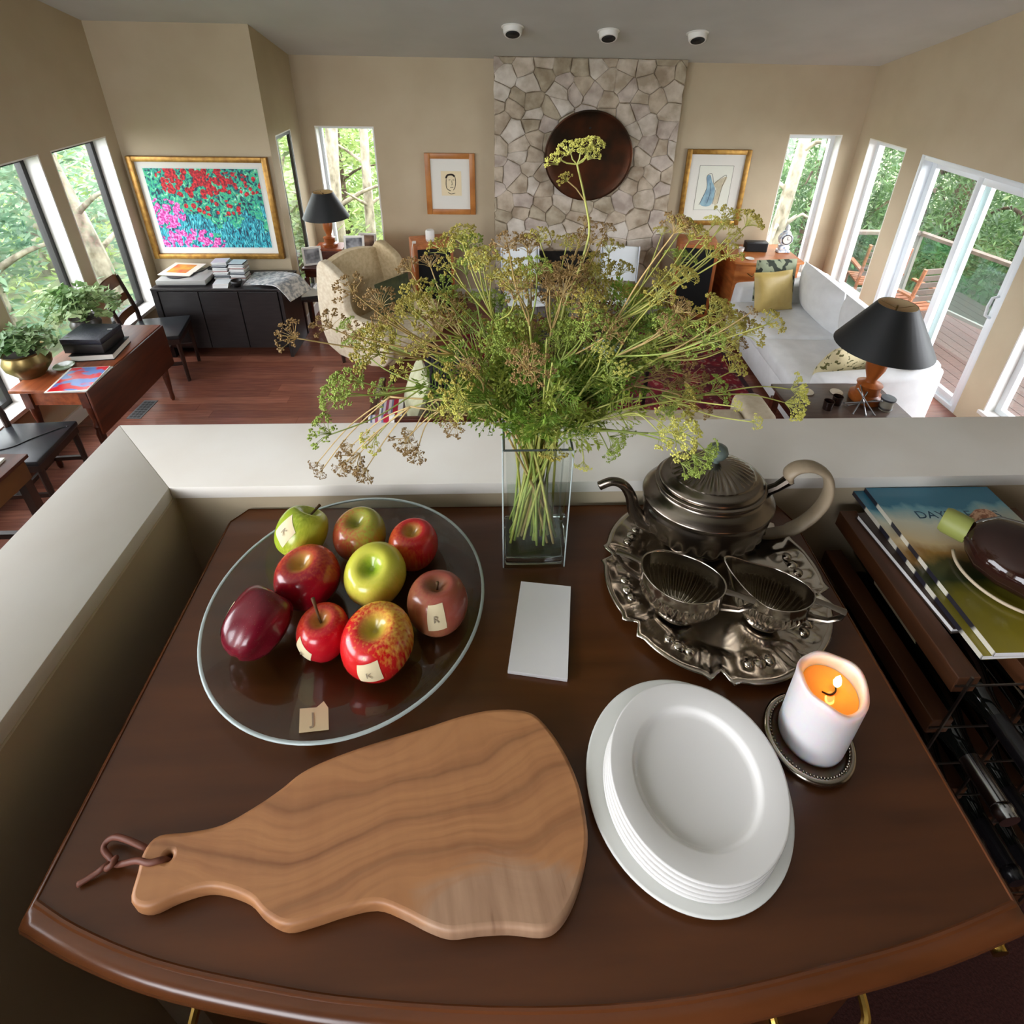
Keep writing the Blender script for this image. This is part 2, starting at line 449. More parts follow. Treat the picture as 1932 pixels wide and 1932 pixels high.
TREES = [
 ('broadleaf_tree', 'pale-barked leafy tree just outside the farthest left window', -5.2, 7.2, 4.2, 1.2, 'mid', 2600, bark_pale, (-.1, 0), .13),
 ('broadleaf_tree', 'leafy green tree outside the second window of the left wall', -6.1, 6.4, 4.0, 1.3, 'mid', 3000, bark_pale, (.1, 0), .16),
 ('broadleaf_tree', 'pale green tree behind the others beyond the left windows', -7.4, 9.2, 4.6, 1.5, 'bright', 2600, bark_pale, (0, 0), .12),
 ('broadleaf_tree', 'spreading green tree outside the nearest left window', -6.3, 4.6, 4.0, 1.4, 'mid', 2800, bark_pale, (0, 0), .12),
 ('mossy_tree', 'moss-green tree outside the narrow black-framed window', -3.2, 8.6, 4.4, .9, 'moss', 2600, bark_dark, (0, 0), .14),
 ('alder_tree', 'left of two lichen-spotted trunks behind the corner lamp', -2.45, 8.7, 5.0, 1.0, 'bright', 1000, bark_pale, (.05, 0), .13),
 ('alder_tree', 'right of two lichen-spotted trunks behind the corner lamp', -1.98, 8.9, 5.0, .9, 'bright', 900, bark_pale, (-.02, 0), .09),
 ('broadleaf_tree', 'bright yellow-green tree filling the view behind the lichened trunks', -3.0, 11.2, 4.2, 1.3, 'bright', 3200, bark_dark, (0, 0), .1),
 ('cedar_tree', 'dark cedar outside the back window right of the fireplace', 5.4, 9.4, 4.6, 1.2, 'cedar', 9000, bark_dark, (0, 0), .14),
 ('maple_tree', 'leaning grey-barked trunk at the edge of the back right window', 4.15, 8.0, 4.6, .8, 'cedar', 500, bark_pale, (.04, 0), .12),
 ('cedar_tree', 'cedar seen over the deck railing in the window beside the corner', 6.9, 9.0, 4.6, 1.3, 'cedar', 9000, bark_dark, (0, 0), .15),
 ('cedar_tree', 'drooping cedar beyond the deck outside the glass sliding door', 7.9, 7.8, 4.6, 1.4, 'cedar', 9000, bark_dark, (0, 0), .15),
 ('maple_tree', 'lighter green maple above the railing at the right edge of the door', 8.2, 6.0, 4.2, 1.4, 'moss', 4200, bark_dark, (0, 0), .12),
 ('cedar_tree', 'large cedar farthest back beyond the corner of the deck', 9.4, 11.0, 5.2, 1.8, 'cedar', 9000, bark_dark, (0, 0), .18),
]
for i, (nm, lb, x, y_, h, r, kd, n, bk, ln, tr_) in enumerate(TREES):
    tree(nm, lb, x, y_, h, r, kd, n, bk, ln, tr=tr_, forks=5, size=.05 if kd != 'cedar' else .032, zb=-.7)
ground_m = noisy('forest_floor', (86, 104, 58), (60, 62, 40), 4, .95, bump=.5)
struct(MB().box(-24, 24, -6, 26, -.9, -.7).obj('ground', ground_m))
def hedge(lb, x0, x1, y0, y1, n, kind, size=.07):
    pts = np.stack([NR.uniform(x0, x1, n), NR.uniform(y0, y1, n), -.7 + 2.9 * NR.uniform(0, 1, n) ** 1.3], 1)
    o = leaf_cloud('undergrowth', pts, size, LEAF[kind], None, .2)
    tag(o, lb, 'undergrowth', kind='stuff')
hedge('thick green undergrowth outside the left wall windows', -9.5, -8.2, 3, 13, 6500, 'mid')
hedge('thick green undergrowth far behind the back wall', -8, 1, 12.6, 13.8, 5000, 'bright')
hedge('dark green undergrowth beyond the deck railing', 3, 12.5, 11.5, 13, 11000, 'cedar', .05)
hedge('dark green undergrowth at the far side of the deck', 10, 11.2, 3.5, 12, 10000, 'cedar', .05)
# deck
deck_m = noisy('dimmed_red_deck', (84, 58, 52), (58, 42, 38), 12, .45, stretch=(1, 8, 1), detail=8)  # red-brown, darkened to stand for the dim view through the glass
dk = struct(MB().box(4.34, 6.35, 1.2, 7.0, -.24, -.125).obj('deck', deck_m))
x = 4.34
while x < 6.33:
    MB().box(x + .003, x + .137, 1.2, 7.0, -.125, -.10).obj('deck_board', deck_m, dk)
    x += .14
grey_m = base('grey_rail_metal', (120, 118, 112), .5)
brown_rail = noisy('weathered_rail', (98, 86, 76), (80, 70, 62), 8, .6)
rl = thing('deck_railing', 'glass-panelled deck railing with a flat top rail outside the sliding door', 'railing')
def along(p, q, f): return (p[0] + (q[0] - p[0]) * f, p[1] + (q[1] - p[1]) * f)
for (p, q, n) in (((4.4, 6.78), (5.38, 6.75), 1), ((5.38, 6.75), (5.72, 5.35), 1), ((5.72, 5.35), (6.05, 3.95), 1), ((6.05, 3.95), (6.3, 2.6), 1)):
    L = hypot(q[0] - p[0], q[1] - p[1]); A = atan2(q[1] - p[1], q[0] - p[0]); M = Tr(p[0], p[1], 0) @ Rz(A)
    MB().box(0, L, -.045, .045, .81, .85, M=M).obj('top_rail', brown_rail, rl)
    MB().box(0, L, -.02, .02, .02, .06, M=M).obj('bottom_rail', grey_m, rl)
    MB().box(-.025, .025, -.025, .025, -.1, .81, M=M).obj('post', grey_m, rl)
    MB().box(.05, L - .05, -.004, .004, .07, .80, M=M).obj('glass_panel', frost_m, rl)
teak = noisy('teak_slats', (146, 90, 60), (116, 70, 46), 6, .5, stretch=(1, 1, 6))
slat_m = noisy('grey_slats', (80, 68, 60), (62, 52, 46), 6, .6)
def deck_chair(lb, x, y, rz):
    t = thing('deck_chair', lb, 'chair', (x, y, -.1), rz, 'slatted wooden chairs on the deck')
    for sx in (-.22, .22):
        MB().tube([(sx, -.2, 0), (sx, -.19, .43)], .02, 6).obj('leg', teak, t)
        MB().tube([(sx, .2, 0), (sx, .2, .43), (sx, .27, .95)], .02, 6).obj('leg', teak, t)
        MB().box(sx - .025, sx + .025, -.22, .24, .6, .625).obj('armrest', teak, t)
    for k in range(6): MB().box(-.22, .22, -.22 + .075 * k, -.165 + .075 * k, .42, .44).obj('seat_slat', teak, t)
    for k in range(5):
        z = .55 + .085 * k; yy = .2 + (z - .43) * .135
        MB().box(-.21, .21, yy - .01, yy + .01, z, z + .055).obj('back_slat', slat_m, t)
    return t
deck_chair('slatted wooden deck chair seen through the window beside the sliding door', 4.68, 6.42, radians(165))
deck_chair('slatted wooden deck chair seen through the left door panel', 4.70, 5.74, radians(190))

# ------------------------------------------------------------------ stone chimney of separate stones
stone_ms = [noisy('fieldstone_%d' % i, c1, c2, 7, .85, detail=8, bump=.35, spec=.25) for i, (c1, c2) in enumerate([
    ((206, 194, 178), (164, 150, 130)), ((194, 180, 160), (150, 134, 114)), ((214, 206, 194), (176, 164, 148)), ((184, 172, 150), (142, 128, 106)), ((200, 188, 176), (160, 146, 134))])]
mortar_m = noisy('mortar', (146, 130, 108), (112, 98, 78), 18, .95, bump=.4)
FX0, FX1, FY = -.04, 1.99, 6.50
ch = struct(MB().box(FX0, .42, FY, YB, 0, zc(FY)).box(1.14, FX1, FY, YB, 0, zc(FY)).box(.42, 1.14, FY, YB, .66, zc(FY)).obj('wall_chimney', mortar_m))
dark_m = noisy('dark_firebox', (26, 23, 21), (40, 36, 32), 12, .9)  # near-black mottled tone for the firebox back
MB().box(.42, 1.14, YB - .012, YB, .2, .66).obj('firebox_back', dark_m, ch)
def clip(poly, a, b, c):   # keep a*x+b*y<=c
    out = []
    for i in range(len(poly)):
        p, q = poly[i], poly[(i + 1) % len(poly)]
        dp, dq = a * p[0] + b * p[1] - c, a * q[0] + b * q[1] - c
        if dp <= 0: out.append(p)
        if dp * dq < 0:
            t = dp / (dp - dq); out.append((p[0] + (q[0] - p[0]) * t, p[1] + (q[1] - p[1]) * t))
    return out
rg = random.Random(5); seeds = []
zz = .1
while zz < 2.85:
    xx = FX0 + rg.uniform(-.05, .1)
    while xx < FX1 + .05:
        seeds.append((xx + rg.uniform(-.07, .07), zz + rg.uniform(-.07, .07))); xx += rg.uniform(.14, .30)
    zz += .165
for i, sd in enumerate(seeds):
    poly = [(FX0, 0), (FX1, 0), (FX1, zc(FY) - .003), (FX0, zc(FY) - .003)]
    for j, o in enumerate(seeds):
        if j == i or abs(o[0] - sd[0]) > .7 or abs(o[1] - sd[1]) > .7: continue
        a, b2 = o[0] - sd[0], o[1] - sd[1]
        poly = clip(poly, a, b2, (o[0] ** 2 + o[1] ** 2 - sd[0] ** 2 - sd[1] ** 2) / 2)
        if len(poly) < 3: break
    if len(poly) < 3: continue
    if len(poly) < 9: poly = [q for a_, b_ in zip(poly, poly[1:] + poly[:1]) for q in (a_, ((a_[0] + b_[0]) / 2 + rg.uniform(-.009, .009), (a_[1] + b_[1]) / 2 + rg.uniform(-.009, .009)))]
    cx = sum(p[0] for p in poly) / len(poly); cz = sum(p[1] for p in poly) / len(poly)
    if .42 < cx < 1.14 and cz < .66: continue
    if .38 < cx < 1.18 and cz < .74:  # trim round the firebox
        poly = clip(poly, 1, 0, .42) if cx < .42 else (clip(poly, -1, 0, -1.14) if cx > 1.14 else clip(poly, 0, -1, -.66))
        if len(poly) < 3: continue
    ins = lambda k, g: [(p[0] + (cx - p[0]) * k + (g if p[0] < cx else -g) * 0, p[1] + (cz - p[1]) * k) for p in poly]
    d = rg.uniform(.010, .028); n = len(poly); jit = lambda: rg.uniform(-.006, .006)
    b = MB()
    A = ins(.02, 0); B_ = ins(.038, 0); C_ = ins(.14, 0)
    vs = [(p[0], FY + .004, p[1]) for p in A] + [(p[0] + jit() * .5, FY - d * .75, p[1] + jit() * .5) for p in B_] + [(p[0] + jit(), FY - d + jit() * .5, p[1] + jit()) for p in C_]
    fs = [(k, (k + 1) % n, n + (k + 1) % n, n + k) for k in range(n)] + [(n + k, n + (k + 1) % n, 2 * n + (k + 1) % n, 2 * n + k) for k in range(n)] + [tuple(range(2 * n, 3 * n))]
    b.add(vs, fs).obj('stone', stone_ms[rg.randrange(5)], ch)
slate_m = noisy('grey_hearth_stone', (150, 148, 140), (116, 112, 106), 8, .8, bump=.3)
struct(MB().box(-.04, 1.99, 6.02, 6.455, 0, .2).obj('trim_4', slate_m, bevel=.008))

# ------------------------------------------------------------------ ceiling downlights
CT = math.atan(.289)
spot_m = base('white_enamel', (236, 234, 228), .35); hole_m = base('black_baffle', (10, 10, 10), .6)
LBL = ['leftmost of the three white ceiling downlights', 'middle white ceiling downlight of the row of three', 'rightmost of the three white ceiling downlights']
for (x, y), lb in zip(((.13, 5.58), (.98, 5.64), (1.78, 5.64)), LBL):
    t = thing('ceiling_downlight', lb, 'light', (x, y, zc(y) - .002), group='ceiling downlights', rot=(-CT, 0, 0))
    MB().lathe([(.098, 0), (.10, -.006), (.09, -.012), (.0, -.012)], 28, cap1=False).obj('trim_ring', spot_m, t, smooth=S30)
    e = MB().lathe([(.085, -.01), (.083, -.05), (.074, -.07), (.06, -.072)], 28, M=Rx(-.25), cap1=False).obj('eyeball_housing', spot_m, t, smooth=S30)
    MB().lathe([(.062, -.072), (.058, -.055), (.0, -.05)], 24, M=Rx(-.25), cap1=False).obj('dark_opening', hole_m, e, smooth=3.2)

# ------------------------------------------------------------------ pictures and the bronze disc on the walls
oak_m = noisy('oak_frame', (188, 124, 62), (164, 102, 46), 6, .4, stretch=(1, 1, 1))
gilt_m = noisy('gilt_frame', (176, 134, 62), (140, 100, 42), 20, .38, metal=.55)
mat_m = base('mat_board', (226, 224, 214), .8)
cream_m = base('cream_paper', (232, 216, 178), .8)
ink_m = base('dark_ink', (44, 36, 30), .8)
def frame(name, lb, cx, cz, w, h, y, fw, fm, depth=.03):
    t = thing(name, lb, 'picture', (cx, y, cz))
    for s in (-1, 1):
        a, b_ = sorted((s * w / 2, s * (w / 2 - fw)))
        MB().prism([(a, -h / 2), (b_, -h / 2 + (0 if s < 0 else 0)), (b_, h / 2), (a, h / 2)], 0, depth, M=Rx(pi / 2)).obj('frame_side', fm, t, smooth=S30, bevel=.006)
        c, d = sorted((s * h / 2, s * (h / 2 - fw)))
        MB().box(-w / 2 + fw, w / 2 - fw, -depth, 0, c, d).obj('frame_rail', fm, t, smooth=S30, bevel=.006)
    MB().box(-w / 2 + fw * .9, w / 2 - fw * .9, -.012, -.002, -h / 2 + fw * .9, h / 2 - fw * .9).obj('mat', mat_m, t)
    return t
# small ink portrait in an oak frame
t = frame('framed_drawing', 'oak-framed ink portrait of a head on cream paper, left of the chimney', -.545, 1.43, .565, .70, YB - .003, .062, oak_m)
pp = MB().box(-.105, .125, -.014, -.012, -.13, .15).obj('paper', cream_m, t)
b = MB()
Y0 = -.0155
def stroke(b, pts, w, n=4): b.tube([(p[0], Y0, p[1]) for p in spline([(q[0], q[1], 0) for q in pts], n)], w, 4, flat=(1, 1))
for pts, w in ([[(-.05, .07), (-.03, .105), (.02, .112), (.05, .09)], .010], [[(-.045, .06), (-.05, .0), (-.04, -.05), (.0, -.075)], .0035], [[(.055, .085), (.06, .03), (.05, -.03), (.03, -.065)], .003],
               [[(-.02, .05), (.0, .052)], .003], [[(.025, .052), (.045, .05)], .003], [[(.015, .045), (.02, .0), (.008, -.005)], .002], [[(-.005, -.035), (.03, -.035)], .003], [[(-.03, -.09), (.0, -.11), (.05, -.1)], .003]):
    stroke(b, pts, w)
b.obj('ink_lines', ink_m, pp)
# gilt frame with two pale figures
t = frame('framed_watercolour', 'gilt-framed pale watercolour of two draped figures, right of the chimney', 2.53, 1.415, .745, .885, YB - .003, .055, gilt_m, .04)
wc = noisy('pale_blue_wash', (150, 186, 196), (120, 150, 170), 12, .8); wc2 = noisy('sandy_wash', (206, 196, 166), (180, 172, 146), 12, .8)
pp = MB().box(-.2, .2, -.014, -.012, -.26, .26).obj('paper', base('ivory_paper', (226, 228, 214), .8), t)
b = MB()
for (a, c, d, e) in ((-.2, .2, .258, .26), (-.2, .2, -.26, -.258), (-.2, -.198, -.26, .26), (.198, .2, -.26, .26)): b.box(a, c, -.0155, -.014, d, e)
b.obj('ruled_line', ink_m, pp)
def blob(pts, m, n='figure'):
    P = [(p.x, p.y) for p in spline([(q[0], q[1], 0) for q in pts], 5, True)]
    MB().prism(P, .014, .0155, M=Rx(pi / 2)).obj(n, m, pp)
blob([(-.13, -.19), (.0, -.2), (.02, -.02), (-.03, .08), (-.06, .15), (-.1, .13), (-.08, .0)], wc)
blob([(.03, -.18), (.08, -.18), (.1, .0), (.14, .13), (.05, .1), (.0, .05), (.04, -.03)], wc2)
b = MB()
for pts in ([(-.14, -.2), (-.08, .0), (-.1, .13), (-.05, .17), (-.02, .1), (.0, .04)], [(.0, .05), (.06, .11), (.13, .15), (.1, .02), (.08, -.18)], [(-.05, -.18), (-.03, -.05), (-.05, .06)], [(.02, -.19), (.03, -.02)]): stroke(b, pts, .002)
b.obj('ink_lines', ink_m, pp)
# big rhododendron canvas
def garden_material():
    m = base('garden_painting', (30, 80, 80), .6); nt = m.node_tree; bs = nt.nodes['Principled BSDF']
    tc = nt.nodes.new('ShaderNodeTexCoord'); L = nt.links.new
    sep = nt.nodes.new('ShaderNodeSeparateXYZ'); L(tc.outputs['Generated'], sep.inputs[0])
    X, Z = sep.outputs['X'], sep.outputs['Z']
    def mth(op, a, b_=None, c=None, clamp=False):
        n = nt.nodes.new('ShaderNodeMath'); n.operation = op; n.use_clamp = clamp
        for i, v in enumerate((a, b_, c)):
            if v is None: continue
            if isinstance(v, (int, float)): n.inputs[i].default_value = v
            else: L(v, n.inputs[i])
        return n.outputs[0]
    def nz(sc, st=(1, 1, 1), det=3, dist=0.):
        mp = nt.nodes.new('ShaderNodeMapping'); mp.inputs['Scale'].default_value = (st[0] * 1.6, 1, st[2]); L(tc.outputs['Generated'], mp.inputs[0])
        n = nt.nodes.new('ShaderNodeTexNoise'); n.inputs['Scale'].default_value = sc; n.inputs['Detail'].default_value = det; n.inputs['Distortion'].default_value = dist
        L(mp.outputs[0], n.inputs['Vector']); return n.outputs['Fac']
    def vor(sc, st=(1, 1, 1), feat='F1'):
        mp = nt.nodes.new('ShaderNodeMapping'); mp.inputs['Scale'].default_value = (st[0] * 1.6, 1, st[2]); L(tc.outputs['Generated'], mp.inputs[0])
        n = nt.nodes.new('ShaderNodeTexVoronoi'); n.inputs['Scale'].default_value = sc; n.feature = feat; L(mp.outputs[0], n.inputs['Vector']); return n
    def mix(f, a, c):
        n = nt.nodes.new('ShaderNodeMix'); n.data_type = 'RGBA'; L(f, n.inputs[0]); L(a, n.inputs[6]); L(c, n.inputs[7]); return n.outputs[2]
    leaves = ramp(nt, nz(17, (1, 1, .8), 3, 1.4), [(.32, (14, 26, 46)), (.42, (10, 84, 98)), (.5, (40, 172, 150)), (.6, (70, 190, 120)), (.7, (170, 228, 220))])
    blades = ramp(nt, nz(9, (2.4, 1, .7), 2, 3.), [(.36, (10, 34, 60)), (.46, (6, 110, 130)), (.56, (40, 176, 196)), (.66, (120, 220, 220))])
    c = mix(mth('LESS_THAN', mth('ADD', Z, mth('MULTIPLY', nz(4, (1, 1, 1), 3), 1.6)), 1.16), leaves, blades)
    def patch(c, cx, cz, rx, rz, stops, sc, keep):
        dx = mth('DIVIDE', mth('SUBTRACT', X, cx), rx); dz = mth('DIVIDE', mth('SUBTRACT', Z, cz), rz)
        d = mth('ADD', mth('MULTIPLY', dx, dx), mth('MULTIPLY', dz, dz))
        v = vor(sc); dot = mth('LESS_THAN', v.outputs['Distance'], keep)
        f = mth('MULTIPLY', mth('LESS_THAN', mth('ADD', d, mth('MULTIPLY', nz(8), 1.2)), 1.5), dot)
        return mix(f, c, ramp(nt, nz(34, det=2), stops))
    red = [(.35, (96, 8, 26)), (.5, (180, 14, 36)), (.62, (236, 44, 54))]
    pink = [(.35, (150, 20, 110)), (.5, (224, 70, 170)), (.62, (250, 160, 220))]
    c = patch(c, .42, .86, .34, .24, red, 13, .6); c = patch(c, .72, .80, .30, .18, red, 15, .45); c = patch(c, .55, .52, .28, .12, red, 12, .42); c = patch(c, .22, .80, .12, .12, red, 14, .5)
    c = patch(c, .08, .44, .2, .2, pink, 16, .62); c = patch(c, .27, .06, .3, .2, pink, 16, .62)
    L(c, bs.inputs['Base Color']); return m
t = frame('large_painting', 'large gilt-framed painting of red and magenta rhododendrons above the black sideboard', -2.85, 1.385, 1.30, 1.02, YP - .003, .05, gilt_m, .05)
MB().box(-.535, .535, -.016, -.012, -.395, .395).obj('canvas', garden_material(), t)
MB().box(-.55, .55, -.0135, -.0115, -.41, .41).obj('inner_mat', base('pale_grey_mat', (214, 220, 216), .8), t)
# disc
bronze_m = noisy('dark_bronze', (44, 32, 20), (96, 50, 26), 3, .42, metal=.75, lo=.4, hi=.75)
t = thing('bronze_disc', 'large round dark bronze disc hung on the stone chimney', 'wall disc', (1.0, FY - .085, 1.79))
MB().lathe([(.0, -.02), (.40, -.02), (.465, .0), (.488, .012), (.49, .004), (.47, -.014), (.4, -.034), (.0, -.034)], 72, M=Rx(pi / 2), cap0=False, cap1=False).obj('disc', bronze_m, t, smooth=3.2)
MB().tube([(0, .045, .3), (0, .0, .3)], .012, 8).obj('hook', black_m, t)

# ------------------------------------------------------------------ left side: sideboard and what is on it
ebony_m = noisy('black_brown_wood', (40, 36, 36), (30, 27, 27), 7, .35, stretch=(1, 1, 6))
sb = thing('sideboard', 'long black-brown sideboard under the large flower painting', 'sideboard', (-2.7, 5.36, 0))
MB().box(-.56, .57, -.215, .23, .10, .735).obj('body', ebony_m, sb)
MB().box(-.62, .605, -.245, .245, .735, .76).obj('top', ebony_m, sb, bevel=.003)
for x0, x1 in ((-.62, -.565), (.575, .605)): MB().box(x0, x1, -.24, .24, 0, .734).obj('side_panel', ebony_m, sb, bevel=.003)
for k in range(3): MB().box(-.555 + .375 * k, -.19 + .375 * k, -.236, -.217, .11, .725).obj('door', ebony_m, sb, bevel=.002)
silver_p = base('grey_plastic', (172, 172, 168), .4); dkgrey = base('dark_grey_plastic', (52, 52, 54), .45)
rp = thing('record_player', 'grey record player with a black tonearm on the left of the sideboard', 'record player', (-3.06, 5.35, .7602), radians(2))
MB().box(-.23, .23, -.17, .17, .012, .06).obj('plinth', silver_p, rp, smooth=S30, bevel=.005)
MB().box(-.22, .22, -.16, .16, .0, .012).obj('base', dkgrey, rp)
MB().lathe([(.13, .06), (.13, .072), (0, .072)], 32, M=Tr(-.06, 0, 0), cap1=False).obj('platter', dkgrey, rp, smooth=S30)
MB().tube([(.17, .12, .06), (.17, .12, .09), (.15, .0, .092), (.08, -.05, .085)], .007, 6).box(.15, .19, .1, .14, .06, .085).obj('tonearm', black_m, rp)
sleeve_art = noisy('orange_yellow_print', (226, 182, 70), (214, 110, 70), 9, .6, detail=5)
sl = thing('record_sleeve', 'cream record sleeve with an orange and yellow picture lying on the record player', 'record sleeve', (-3.14, 5.42, .838), rot=(radians(2), 0, radians(-6)))
MB().box(-.16, .16, -.15, .15, 0, .006).obj('cover', base('cream_card', (236, 230, 214), .6), sl)
MB().box(-.11, .09, -.09, .11, .006, .0075).obj('cover_picture', sleeve_art, sl)
cdm = [base('cd_white', (226, 226, 224), .25), base('cd_grey', (150, 152, 156), .25), base('cd_rose', (178, 140, 134), .25), base('cd_dark', (70, 72, 80), .25)]
clear_m = base('cd_case', (206, 212, 216), .15)
NTH = 'first second third fourth fifth sixth seventh eighth ninth tenth eleventh twelfth thirteenth'.split()
def cd(x, y, z, k, rz, lb, grp):
    t = thing('cd_case', lb, 'cd', (x, y, z), rz, grp)
    MB().box(-.071, .071, -.0625, .0625, 0, .0092).obj('case', cdm[k], t)
    MB().box(-.066, .071, -.0625, .0625, .0092, .0104).obj('cover_leaf', clear_m, t)
for j, (x, n, grp, lb) in enumerate(((-2.735, 13, 'compact discs in the left tall stack', 'plastic compact disc case in the left of two tall stacks on the sideboard'),
                            (-2.575, 12, 'compact discs in the right tall stack', 'plastic compact disc case in the right of two tall stacks on the sideboard'))):
    for k in range(n): lb = '%s disc case %s of the %s tall stack on the sideboard' % (('topmost plastic' if k == n - 1 else 'plastic'), 'at the bottom' if k == 0 else ('at the top' if k == n - 1 else '%s from the bottom' % NTH[k]), 'left' if j == 0 else 'right'); cd(x + RNG.uniform(-.006, .006), 5.40 + RNG.uniform(-.006, .006), .7602 + .0146 * k, (0, 0, 1, 0, 2, 0, 3)[(k * 3 + j) % 7], RNG.uniform(-.08, .08), lb, grp)
for k in range(4): cd(-2.67, 5.20, .7602 + .0106 * k, 0, .05 * k, 'pale disc case %s of the low pile before the tall stacks' % ('at the bottom', 'second from the bottom', 'third from the bottom', 'at the top')[k], 'compact discs in the low pile')
t = thing('dark_bowl', 'small dark round bowl lying tilted between the discs and the newspapers', 'bowl', (-2.53, 5.19, .762))
MB().lathe([(.0, 0), (.03, .0), (.05, .03), (.052, .06), (.046, .06), (.044, .03), (.02, .012), (0, .012)], 20, cap0=False, cap1=False).obj('body', black_m, t, smooth=3.2)
news_m = noisy('newsprint', (222, 222, 222), (150, 156, 164), 26, .8, detail=2, lo=.42, hi=.62)
def sheet(name, lb, pts, m, cat='newspaper', w=.3, th=.004, loc=(0, 0, 0), rz=0):
    """paper following a bent profile [(x,z)], width along y"""
    t = thing(name, lb, cat, loc, rz)
    P = spline([(p[0], 0, p[1]) for p in pts], 5)
    b = MB(); n = len(P)
    vs = [(p.x, s, p.z + o) for o in (0, th) for s in (-w / 2, w / 2) for p in P]
    fs = []
    for i in range(n - 1):
        a = i
        fs += [(a, a + 1, n + a + 1, n + a), (2 * n + a, 3 * n + a, 3 * n + a + 1, 2 * n + a + 1), (a, 2 * n + a, 2 * n + a + 1, a + 1), (n + a, n + a + 1, 3 * n + a + 1, 3 * n + a)]
    fs += [(0, n, 3 * n, 2 * n), (n - 1, 3 * n - 1, 4 * n - 1, 2 * n - 1)]
    b.add(vs, fs).obj('pages', m, t, smooth=S30)
    return t
sheet('newspaper', 'folded newspaper lying flat beside the compact discs on the sideboard', [(-.17, 0), (0, .004), (.16, .002)], news_m, w=.34, loc=(-2.32, 5.38, .7605), rz=.05)
sheet('newspaper', 'newspaper hanging over the right end of the sideboard', [(-.2, .0), (-.05, .014), (.08, .02), (.15, -.02), (.24, -.12)], news_m, w=.33, loc=(-2.17, 5.3, .769), rz=-.35, th=.008)

# ------------------------------------------------------------------ gateleg table and its things
mah_m = noisy('red_mahogany', (150, 78, 42), (118, 56, 28), 4, .32, stretch=(8, .8, 8), detail=6)
mahd_m = noisy('dark_mahogany', (84, 38, 20), (60, 26, 14), 4, .35, stretch=(6, .8, 6), detail=6)
gt = thing('drop_leaf_table', 'red-brown drop-leaf table with one leaf hanging, under the left windows', 'table', (-3.12, 3.91, 0))
MB().box(-.26, .255, -.5, .5, .715, .74).obj('table_top', mah_m, gt, smooth=S30, bevel=.005)
MB().box(.258, .275, -.5, .5, .36, .735).obj('drop_leaf', mahd_m, gt, smooth=S30, bevel=.003)
MB().box(-.22, .20, -.44, -.42, .58, .715).box(-.22, .20, .42, .44, .58, .715).box(-.22, -.2, -.42, .42, .58, .715).box(.18, .20, -.42, .42, .58, .715).obj('apron', mah_m, gt)
for sx, sy in ((-.2, -.43), (.19, -.43), (-.2, .43), (.19, .46)):
    MB().box(-.028, .028, -.028, .028, .56, .714, M=Tr(sx, sy, 0)).lathe([(.012, 0), (.02, .03), (.016, .08), (.024, .2), (.03, .32), (.02, .36), (.03, .39), (.018, .42), (.026, .5), (.028, .56)], 12, M=Tr(sx, sy, 0)).obj('leg', mahd_m, gt, smooth=S30)
t = thing('black_box', 'black leather-look box on top of a thick book on the drop-leaf table', 'box', (-3.1, 3.97, .795))
MB().box(-.15, .14, -.14, .12, 0, .075).obj('box_base', black_m, t, bevel=.004, smooth=S30)
MB().box(-.153, .143, -.143, .123, .076, .12).obj('lid', noisy('blue_black_leather', (36, 40, 52), (26, 28, 38), 60, .5, bump=.2), t, bevel=.006, smooth=S30)
MB().box(.1, .135, .02, .03, .12, .122).obj('label_plate', silver_p, t)
t = thing('thick_book', 'thick black-covered book with pale pages under the black box', 'book', (-3.07, 3.95, .7402), .12)
MB().box(-.15, .15, -.14, .14, 0, .005).box(-.15, .15, -.14, .14, .047, .052).obj('cover', black_m, t)
MB().box(-.145, .145, -.135, .135, .005, .047).obj('pages', mat_m, t)
cov = noisy('red_blue_cover', (206, 40, 48), (96, 128, 190), 6, .25, detail=2, lo=.47, hi=.53, stretch=(1, 2, 1))
t = thing('magazine', 'topmost glossy magazine with a red and blue cover on the table corner', 'magazine', (-2.985, 3.545, .748), .1)
MB().box(-.135, .135, -.16, .16, 0, .006).obj('pages', mat_m, t); MB().box(-.12, .13, -.155, .155, .006, .0068).obj('cover', cov, t)
t = thing('magazine', 'magazine lying under the red and blue one on the table corner', 'magazine', (-2.98, 3.55, .7402), .03)
MB().box(-.14, .135, -.165, .165, 0, .007).obj('pages', silver_p, t)
brass_m = noisy('aged_brass', (150, 128, 78), (96, 82, 52), 6, .32, metal=.8)
soil_m = base('potting_soil', (40, 30, 22), .95)
def pot(name, lb, loc, r, h, m):
    t = thing(name, lb, 'potted plant', loc)
    MB().lathe([(.0, 0), (.55 * r, 0), (.6 * r, .06 * h), (.95 * r, .4 * h), (r, .62 * h), (.86 * r, .84 * h), (.84 * r, .9 * h), (.95 * r, h), (.9 * r, h), (.78 * r, .88 * h), (.0, .86 * h)], 32, cap0=False, cap1=False).obj('pot', m, t, smooth=S30)
    MB().lathe([(.8 * r, .885 * h), (0, .9 * h)], 20, cap0=False, cap1=False).obj('soil', soil_m, t)
    return t
ivy_m = leaf_material('ivy_leaves', (74, 108, 56), (150, 176, 122), .3)
ivy2_m = leaf_material('variegated_leaves', (110, 146, 84), (186, 204, 150), .35)
